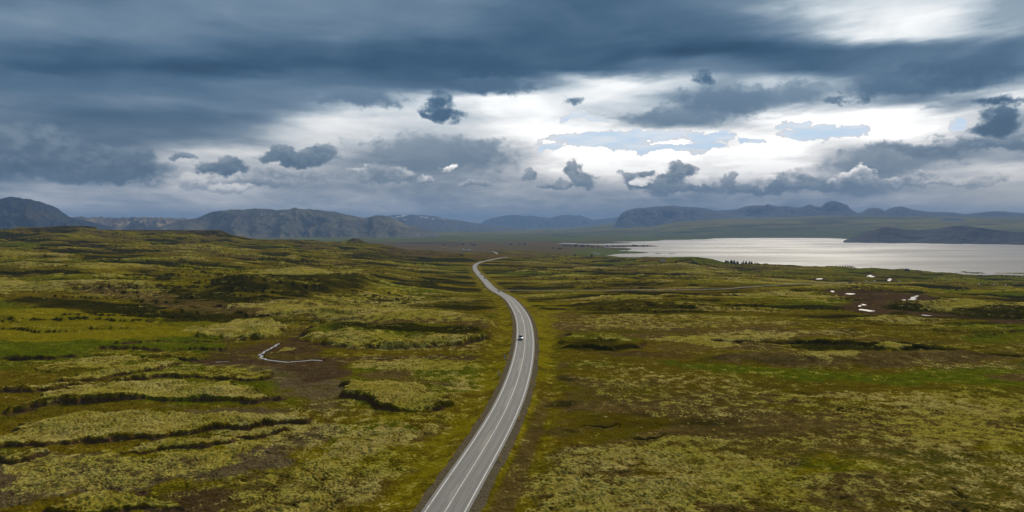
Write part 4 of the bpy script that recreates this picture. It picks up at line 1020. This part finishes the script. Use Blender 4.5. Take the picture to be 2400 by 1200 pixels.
# --- signs
def sign_at(px, py, rz): x, y, z = on_land(px, py); return x, y, z, rz
x, y, z = on_land(1183, 850)
s_ = empty("road_sign", (x, y, z), .1); tag(s_, "round road sign seen from behind with small plate below, left verge", "road sign")
MB().tube((0, 0, -.3), (0, 0, 2.35), .04).build("pole", M['galv'], s_)
q = MB(); q.tube((0, .05, 1.95), (0, .075, 1.95), .42, n=24); q.build("sign_disc", M['signback'], s_)
MB().box(-.36, .36, .05, .07, 1.08, 1.36, .01).build("plate", M['signback'], s_)
q = MB()
for zz in (1.78, 2.12): q.box(-.3, .3, .038, .05, zz, zz + .05)
q.build("bracket", M['galv'], s_)
x, y, z = on_land(1169, 884)
s_ = empty("marker_board", (x, y, z), .05); tag(s_, "narrow grey upright board on two posts, left of the road before the round sign", "marker sign")
for sx in (-.27, .27): MB().tube((sx, 0, -.3), (sx, 0, 1.25), .035).build("post", M['galv'], s_)
MB().box(-.225, .225, -.02, .02, .35, 1.2, .008).build("board", M['signback'], s_)
MB().box(-.30, .30, -.03, .03, 1.25, 1.30, .008).build("top_rail", M['white'], s_)
x, y, z = on_land(1152, 668)
s_ = empty("road_sign", (x, y, z), 0); tag(s_, "small yellow road sign right of the road just past the junction", "road sign")
for sx in (-.4, .4): MB().tube((sx, 0, -.3), (sx, 0, 1.6), .04).build("post", M['galv'], s_)
MB().box(-.65, .65, -.07, -.045, 1.0, 2.1, .02).build("sign_panel", M['signyellow'], s_)
x, y, z = on_land(1135, 678.5)
s_ = empty("direction_sign", (x, y, z), .1); tag(s_, "long low white sign board left of the road opposite the junction", "road sign")
for sx in (-.9, .9): MB().tube((sx, 0, -.3), (sx, 0, 1.1), .045).build("post", M['galv'], s_)
MB().box(-1.25, 1.25, -.07, -.045, .75, 1.15, .02).build("sign_panel", M['white'], s_)
x, y, z = on_land(1167, 677)
s_ = empty("direction_sign", (x, y, z), -.2); tag(s_, "blue grey sign board on posts in the corner of the gravel track", "road sign")
for sx in (-.6, .6): MB().tube((sx, 0, -.3), (sx, 0, 1.6), .045).build("post", M['galv'], s_)
MB().box(-.8, .8, -.07, -.045, 1.0, 1.7, .02).build("sign_panel", M['signblue'], s_)

# --- cars (x across, y forward, 4.5 m long)
def make_car(paint, loc, rz, label, suv=False):
    c = empty("car", loc, rz); tag(c, label, "car")
    hz_ = .16 if suv else 0
    def ring(y, w, zb, zt, k=.12):
        return [(-w, y, zb + k), (-w + k * .6, y, zb), (w - k * .6, y, zb), (w, y, zb + k), (w, y, zt - k), (w - k, y, zt), (-w + k, y, zt), (-w, y, zt - k)]
    q = MB(); h = .95 + hz_
    q.loft([ring(-2.2, .78, .35, h - .12), ring(-2.05, .88, .26, h), ring(-1.3, .91, .24, h + .04), ring(0, .92, .24, h + .02), ring(1.0, .91, .24, h - .04), ring(1.75, .88, .25, h - .16), ring(2.1, .80, .30, h - .26), ring(2.25, .66, .36, h - .34)])
    q.build("body", paint, c, True)
    def cab(y, w, z, k=.08): return [(-w, y, z), (w, y, z)]
    zt = 1.46 + hz_ * 1.6; zb = h - .02
    ft, fb, rt, rb = .15, 1.02, -1.35, -2.0
    q = MB(); q.loft([[(-.80, fb, zb), (.80, fb, zb), (.82, rb, zb), (-.82, rb, zb)], [(-.62, ft, zt - .05), (.62, ft, zt - .05), (.63, rt, zt - .05), (-.63, rt, zt - .05)]]); q.build("windows", M['glass'], c)
    q = MB(); q.loft([[(-.66, ft + .06, zt - .06), (.66, ft + .06, zt - .06), (.67, rt - .05, zt - .06), (-.67, rt - .05, zt - .06)], [(-.56, ft - .1, zt + .01), (.56, ft - .1, zt + .01), (.57, rt + .06, zt + .01), (-.57, rt + .06, zt + .01)]]); q.build("roof", paint, c, True)
    for sx in (-1, 1):
        for (yb, yt, rad) in ((fb + .01, ft + .02, .035), (-.45, -.45, .035), (rb, rt, .05)):
            MB().tube((sx * .815, yb, zb), (sx * .645, yt, zt - .04), rad, n=6).build("pillar", paint, c)
    for sx in (-1, 1):
        for yy in (-1.35, 1.38):
            w_ = MB().tube((sx * .70, yy, .33), (sx * .925, yy, .33), .33, n=20).build("wheel", M['tyre'], c)
            MB().tube((sx * .928, yy, .33), (sx * .935, yy, .33), .21, n=14).build("rim", M['galv'], w_)
        MB().box(sx * .66 - .17, sx * .66 + .17, 2.02, 2.17, h - .44, h - .29, .03).build("headlight", M['lamp'], c)
        MB().box(sx * .72 - .12, sx * .72 + .12, -2.19, -2.08, h - .38, h - .16, .02).build("tail_light", M['red'], c)
        MB().box(sx * .99 - .09, sx * .99 + .09, .72, .84, h - .02, h + .12, .03).build("mirror", paint, c)
    MB().box(-.42, .42, 2.19, 2.262, h - .50, h - .38, .015).build("grille", M['trim'], c)
    MB().box(-.62, .62, 2.12, 2.275, .36, .44, .02).build("bumper_intake", M['trim'], c)
    MB().box(-.26, .26, 2.268, 2.285, .46, .57).build("number_plate", M['white'], c)
    return c
def car_on_road(px, py, off, toward, paint, label, suv=False):
    g = ground_pt(px, py); i = int(np.argmin(np.hypot(ROAD[:, 0] - g[0], ROAD[:, 1] - g[1])))
    x, y, z, h = road_at(i, off); return make_car(paint, (x, y, z + .006), h - math.pi / 2 + (math.pi if toward else 0), label, suv)
car_on_road(1231, 800, 1.75, True, M['silver'], "silver car driving toward the viewer in the left lane, nearest vehicle", True)
car_on_road(1162, 685, -1.7, False, M['palecar'], "pale car on the bend beside the gravel track turning")
car_on_road(1132, 654.5, -1.7, False, M['darkcar'], "dark car on the middle stretch beyond the yellow sign")
car_on_road(1122, 645.5, -1.7, False, M['galv'], "tiny grey car farthest up the road before the final bend")

# --- wrapped hay bales on the green field by the lake
def bale():
    q = MB(); n = 18; rings = []
    for yy, r_ in ((-.62, .45), (-.60, .60), (-.5, .66), (.5, .66), (.60, .60), (.62, .45)):
        rings.append([(math.cos(2*math.pi*i/n) * r_, yy, .66 + math.sin(2*math.pi*i/n) * r_) for i in range(n)])
    q.loft(rings); return q.build("hay_bale", M['bale'], None, True)
b0 = bale()
BL = [(2033, 661, "leftmost of the left-hand three"), (2052, 661, "middle one of the left-hand three"), (2110, 662, "rightmost of the left-hand three"), (2298, 667, "leftmost of the right-hand three"), (2333, 669, "middle one of the right-hand three"), (2361, 670.5, "rightmost of the right-hand three")]
for n, (px, py, w_) in enumerate(BL):
    o = b0 if n == 0 else b0.copy()
    if n: COL.objects.link(o)
    x, y, z = on_land(px, py); o.location = (x, y, z - .05); o.rotation_euler = (0, 0, random.Random(n).uniform(.2, 1.4)); o.scale = (1.35,) * 3
    tag(o, f"white wrapped hay bale on the green field, {w_}", "hay bale", "white hay bales on the far field")

# --- trees
rng = random.Random(5)
def conifer(seed, h=8.0):
    R_ = random.Random(seed); t_ = empty("spruce_tree", (0, 0, 0))
    q = MB(); q.tube((0, 0, -.4), (0, 0, h * .45), .16, .09, 7); q.tube((0, 0, h * .45), (0, 0, h * .97), .09, .02, 6); q.build("trunk", M['bark'], t_)
    q = MB(); n = 330
    for k in range(n):
        f = R_.random() ** 1.15; zz = h * (.08 + .9 * f); rad = (1 - f) ** .85 * h * .30 * (.7 + .5 * R_.random()) * (1 + .22 * math.sin(zz * 3.1)); a_ = R_.random() * 6.283
        ln_ = .28 * rad + .25; cx, cy = math.cos(a_) * rad * .78, math.sin(a_) * rad * .78; ww = .16 + .22 * (1 - f)
        ux, uy = math.cos(a_), math.sin(a_); dz_ = -.25 * ln_ + R_.uniform(-.1, .1)
        q.face([(cx - ux * ln_ - uy * ww, cy - uy * ln_ + ux * ww, zz + .1), (cx - ux * ln_ + uy * ww, cy - uy * ln_ - ux * ww, zz + .16), (cx + ux * ln_ + uy * ww * .4, cy + uy * ln_ - ux * ww * .4, zz + dz_), (cx + ux * ln_ - uy * ww * .4, cy + uy * ln_ + ux * ww * .4, zz + dz_ - .12)])
        q.face([(cx - ux * ln_, cy - uy * ln_, zz - .25), (cx + ux * ln_, cy + uy * ln_, zz + dz_ - .35), (cx + ux * ln_ * .9, cy + uy * ln_ * .9, zz + dz_ + .1), (cx - ux * ln_, cy - uy * ln_, zz + .35)])
    q.build("crown", M['needle'], t_); return t_
def broadleaf(seed, h=5.0, w=4.5):
    R_ = random.Random(seed); t_ = empty("birch_tree", (0, 0, 0))
    q = MB(); q.tube((0, 0, -.4), (.1, 0, h * .5), .13, .07, 7)
    for k in range(5):
        a_ = R_.random() * 6.283; q.tube((.05, 0, h * .25), (math.cos(a_) * w * .3, math.sin(a_) * w * .3, h * (.55 + .2 * R_.random())), .06, .02, 5)
    q.build("trunk", M['bark'], t_)
    q = MB(); cl = [(R_.uniform(-.36, .36) * w, R_.uniform(-.36, .36) * w, h * R_.uniform(.3, .82), R_.uniform(.5, 1.0) * w * .24) for _ in range(11)]
    for k in range(520):
        c_ = R_.choice(cl); v = Vector((R_.gauss(0, 1), R_.gauss(0, 1), R_.gauss(0, .8))).normalized() * c_[3] * R_.uniform(.55, 1.1); p = Vector(c_[:3]) + v; p.z = max(p.z, .15)
        n_ = Vector((R_.gauss(0, 1), R_.gauss(0, 1), R_.gauss(0, 1) + .6)).normalized(); u_ = n_.orthogonal().normalized() * R_.uniform(.14, .3); v_ = n_.cross(u_) * .8
        q.face([p - u_ - v_, p + u_ - v_, p + u_ + v_, p - u_ + v_])
    q.build("crown", M['leaf'], t_); return t_
cons = [conifer(s) for s in (1, 2, 3)]; used = [False] * 3
def place(protos, used, k, loc, sc, label, cat, group):
    o = protos[k] if not used[k] else copy_tree(protos[k]); used[k] = True
    o.location = loc; o.scale = (sc * .95, sc * .95, sc); o.rotation_euler = (0, 0, rng.random() * 6)
    tag(o, label, cat, group); return o
xs = [1702, 1706, 1709, 1712.5, 1715, 1718, 1720.5, 1723, 1725.5, 1728.5, 1733, 1740, 1743.5, 1746, 1749, 1751.5, 1755, 1757.5, 1760, 1763, 1766, 1769.5, 1773, 1777]
hs = [6.5, 7.5, 7, 9, 8, 8.5, 9, 8.5, 7.5, 7.5, 5.5, 4.5, 7, 6.5, 5.5, 7, 5.5, 6.5, 5, 6.5, 5, 4.5, 4, 3.5]
for n, (px, h) in enumerate(zip(xs, hs)):
    x, y, z = skyline(px, 1100, 2100)
    sz = "taller left-hand clump" if px < 1737 else "lower right-hand clump"
    k0 = n + 1 if px < 1737 else n - 10
    nm = ["first", "second", "third", "fourth", "fifth", "sixth", "seventh", "eighth", "ninth", "tenth", "eleventh", "twelfth", "thirteenth"][k0 - 1]
    place(cons, used, n % 3, (x * .992, y * .992 + rng.uniform(-8, 8), z - .6), h / 7.2, f"dark spruce on the lake-side rise, {nm} from the left in the {sz}", "tree", "dark spruces in a row above the lake")
bl_ = [broadleaf(s) for s in (11, 12)]; ub = [False] * 2
for n, (px, py, h, lb) in enumerate([(1328, 603, 4, "low dark bush on the far moor, leftmost of three lone bushes"), (1348, 601.5, 7, "round dark tree on the far moor, middle of three lone bushes"), (1386, 602.5, 7, "round dark tree on the far moor, rightmost of three lone bushes"), (1585, 617.5, 5, "dark bush at the foot of the green knoll by the lake")]):
    x, y, z = on_land(px, py); place(bl_, ub, n % 2, (x, y, z - .2), h / 4.5, lb, "tree", "lone trees on the far moor")
shore_b = [(1962, .55), (1970, .7), (1977, .9), (1983, 1.0), (1989, 1.15), (1994, 1.2), (1999, 1.1), (2004, .9), (2118, .9), (2124, 1.1), (2130, .8), (2148, .8), (2154, .9), (2160, .7), (2350, .7), (2362, .8), (2378, .9), (2392, 1.0)]
for n, (px, s) in enumerate(shore_b):
    x, y, z = skyline(px, 1000, 2000)
    grp_l = ("long clump left of the houses" if px < 2050 else "clump around the lakeside house" if px < 2140 else "small clump right of the house" if px < 2200 else "sparse row near the right edge")
    base_n = {'lo': 0, 'cl': 8, 'sm': 11, 'sp': 14}[grp_l[:2]]
    place(bl_, ub, n % 2, (x * .995, y * .995, z - .3), s * .85, f"shore bush, {['first','second','third','fourth','fifth','sixth','seventh','eighth'][n - base_n]} from left in the {grp_l}", "bush", "bushes along the near lake shore")
# woods on the spits, each crown on its own
def wood_crown(seed, w=12, h=7):
    R_ = random.Random(seed); q = MB()
    for k in range(260):
        a_ = R_.random() * 6.283; f = R_.random(); rr_ = math.sqrt(R_.random()) * w * .5; p = Vector((math.cos(a_) * rr_, math.sin(a_) * rr_, h * (.1 + .85 * f * (1 - (rr_ / (w * .5)) ** 2 * .6))))
        n_ = Vector((R_.gauss(0, 1), R_.gauss(0, 1), R_.gauss(0, 1))).normalized(); u_ = n_.orthogonal().normalized() * R_.uniform(.5, 1.1); v_ = n_.cross(u_)
        q.face([p - u_ - v_, p + u_ - v_, p + u_ + v_, p - u_ + v_])
    return q.build("lakeside_tree", M['leaf'])
wc = [wood_crown(s) for s in (21, 22, 23)]; uw = [False] * 3
def land_or_lake(px, py):
    az = math.atan((px - 1200) / F); k = (py - HY) / F * math.cos(az); r_ = (CH + 98.5) / k; return r_ * math.sin(az), r_ * math.cos(az)
WOOD = []
for cx_, cy_, n_, sp in [(1345, 576.5, 12, 26), (1382, 578, 8, 20), (1440, 577.3, 12, 22), (1495, 576, 10, 24), (1368, 574.8, 6, 18), (1540, 554, 7, 12), (1590, 553, 6, 14), (1310, 583, 4, 14), (1220, 574, 8, 40), (1100, 575, 8, 60)]:
    for _ in range(n_): WOOD.append((cx_ + rng.uniform(-sp, sp), cy_ + rng.uniform(-1.2, 1.2), cx_))
for n, (px, py, cx_) in enumerate(WOOD):
    x, y = land_or_lake(px, py); z = land_z(x, y)
    if z < LAKE + .3: continue
    k = n % 3; o = wc[k] if not uw[k] else wc[k].copy()
    if uw[k]: COL.objects.link(o)
    uw[k] = True; s = rng.uniform(.7, 1.6); o.location = (x, y, z - .5); o.scale = (s, s, s * rng.uniform(.8, 1.1)); o.rotation_euler = (0, 0, rng.random() * 6)
    where = "on the wooded spits of the lake" if 1300 < cx_ < 1510 and cy_ else "on the plain beyond the lake"
    if cx_ in (1540, 1590): where, gp = "small dark tree in the groves on the far lake shore", "trees in the groves on the far lake shore"
    elif cx_ in (1220, 1100, 1310): where, gp = "small dark tree scattered over the flat brown plain before the lake", "trees scattered over the plain"
    else: where, gp = "small dark tree in the wood on the lake spits", "trees in the wood on the lake spits"
    tag(o, where, "tree", gp)
for k in range(3):
    if not uw[k]: bpy.data.objects.remove(wc[k])

# --- houses and cabins, far off
def house(px, py, w, d_, h, roof, label, rz=0.0, wallm='wall', sky=None):
    if sky: x, y, z = skyline(px, *sky); x *= .995; y *= .995
    else:
        x, y = ground_pt(px, py); z = land_z(x, y)
    c = empty("house", (x, y, z - .3), rz); tag(c, label, "house")
    MB().box(-w/2, w/2, -d_/2, d_/2, 0, h).build("wall", M[wallm], c)
    q = MB(); rh = d_ * .38; ov = .4
    q.loft([[(-w/2 - ov, -d_/2 - ov, h + .01), (-w/2 - ov, d_/2 + ov, h + .01), (-w/2 - ov, 0, h + rh)], [(w/2 + ov, -d_/2 - ov, h + .01), (w/2 + ov, d_/2 + ov, h + .01), (w/2 + ov, 0, h + rh)]]); q.build("roof", M[roof], c)
    for k in range(max(2, int(w / 4))):
        xx = -w/2 + w * (k + .5) / max(2, int(w / 4)); MB().box(xx - .5, xx + .5, -d_/2 - .03, -d_/2 + .02, h * .4, h * .8).build("window", M['glass'], c)
    return c
house(1395, 594.6, 15, 8, 4, 'wall', "white cabin on the shore, left of the first water inlet", .1)
house(1402, 596, 9, 7, 3.5, 'wall', "smaller white cabin close to the right of another by the inlet", .3)
house(1457, 593.4, 12, 8, 4.5, 'wall', "white cabin on the brown spit, left of a darker one", .0)
house(1469, 593.2, 10, 8, 5, 'roofgrey', "grey roofed cabin at the middle of the brown spit", .2)
house(1417, 579.8, 18, 9, 5, 'wall', "white house at the near edge of the lake wood", .1)
house(1428, 579.8, 12, 9, 5, 'wall', "white house just right of another by the lake wood", .3)
house(1086, 586.3, 12, 8, 5, 'wall', "white farmhouse on the green strip, leftmost on the plain", .1)
house(1092, 586.6, 9, 7, 4, 'roofred', "red roofed farmhouse in the middle of the green strip", .4)
house(1100, 587.2, 16, 8, 4.5, 'wall', "long white farmhouse at the right end of the green strip", .0)
house(1555, 613.5, 9, 6, 3, 'roofgrey', "low pale cabin at the foot of the green knoll", .1)
house(2127, 628, 9, 6, 3.2, 'roofgrey', "grey lakeside house among dark bushes on the near shore", .2, 'wood', (1000, 2000))
# ------------------------------------------------------------------ the air between here and the mountains
hm = bpy.data.materials.new("haze"); hm.use_nodes = True; t = NT(hm.node_tree); t.n.clear()
pv = t.node('ShaderNodeVolumePrincipled'); pv.inputs['Color'].default_value = (.34, .56, .98, 1); pv.inputs['Density'].default_value = 5.2e-5; pv.inputs['Anisotropy'].default_value = 0.0
ho = t.node('ShaderNodeOutputMaterial'); t.l.new(pv.outputs[0], ho.inputs['Volume'])
q = MB(); q.box(-43000, 43000, -43000, 43000, float(Z.min()) - 8, 760); hz_o = q.build("haze", hm); tag(hz_o, kind='stuff')
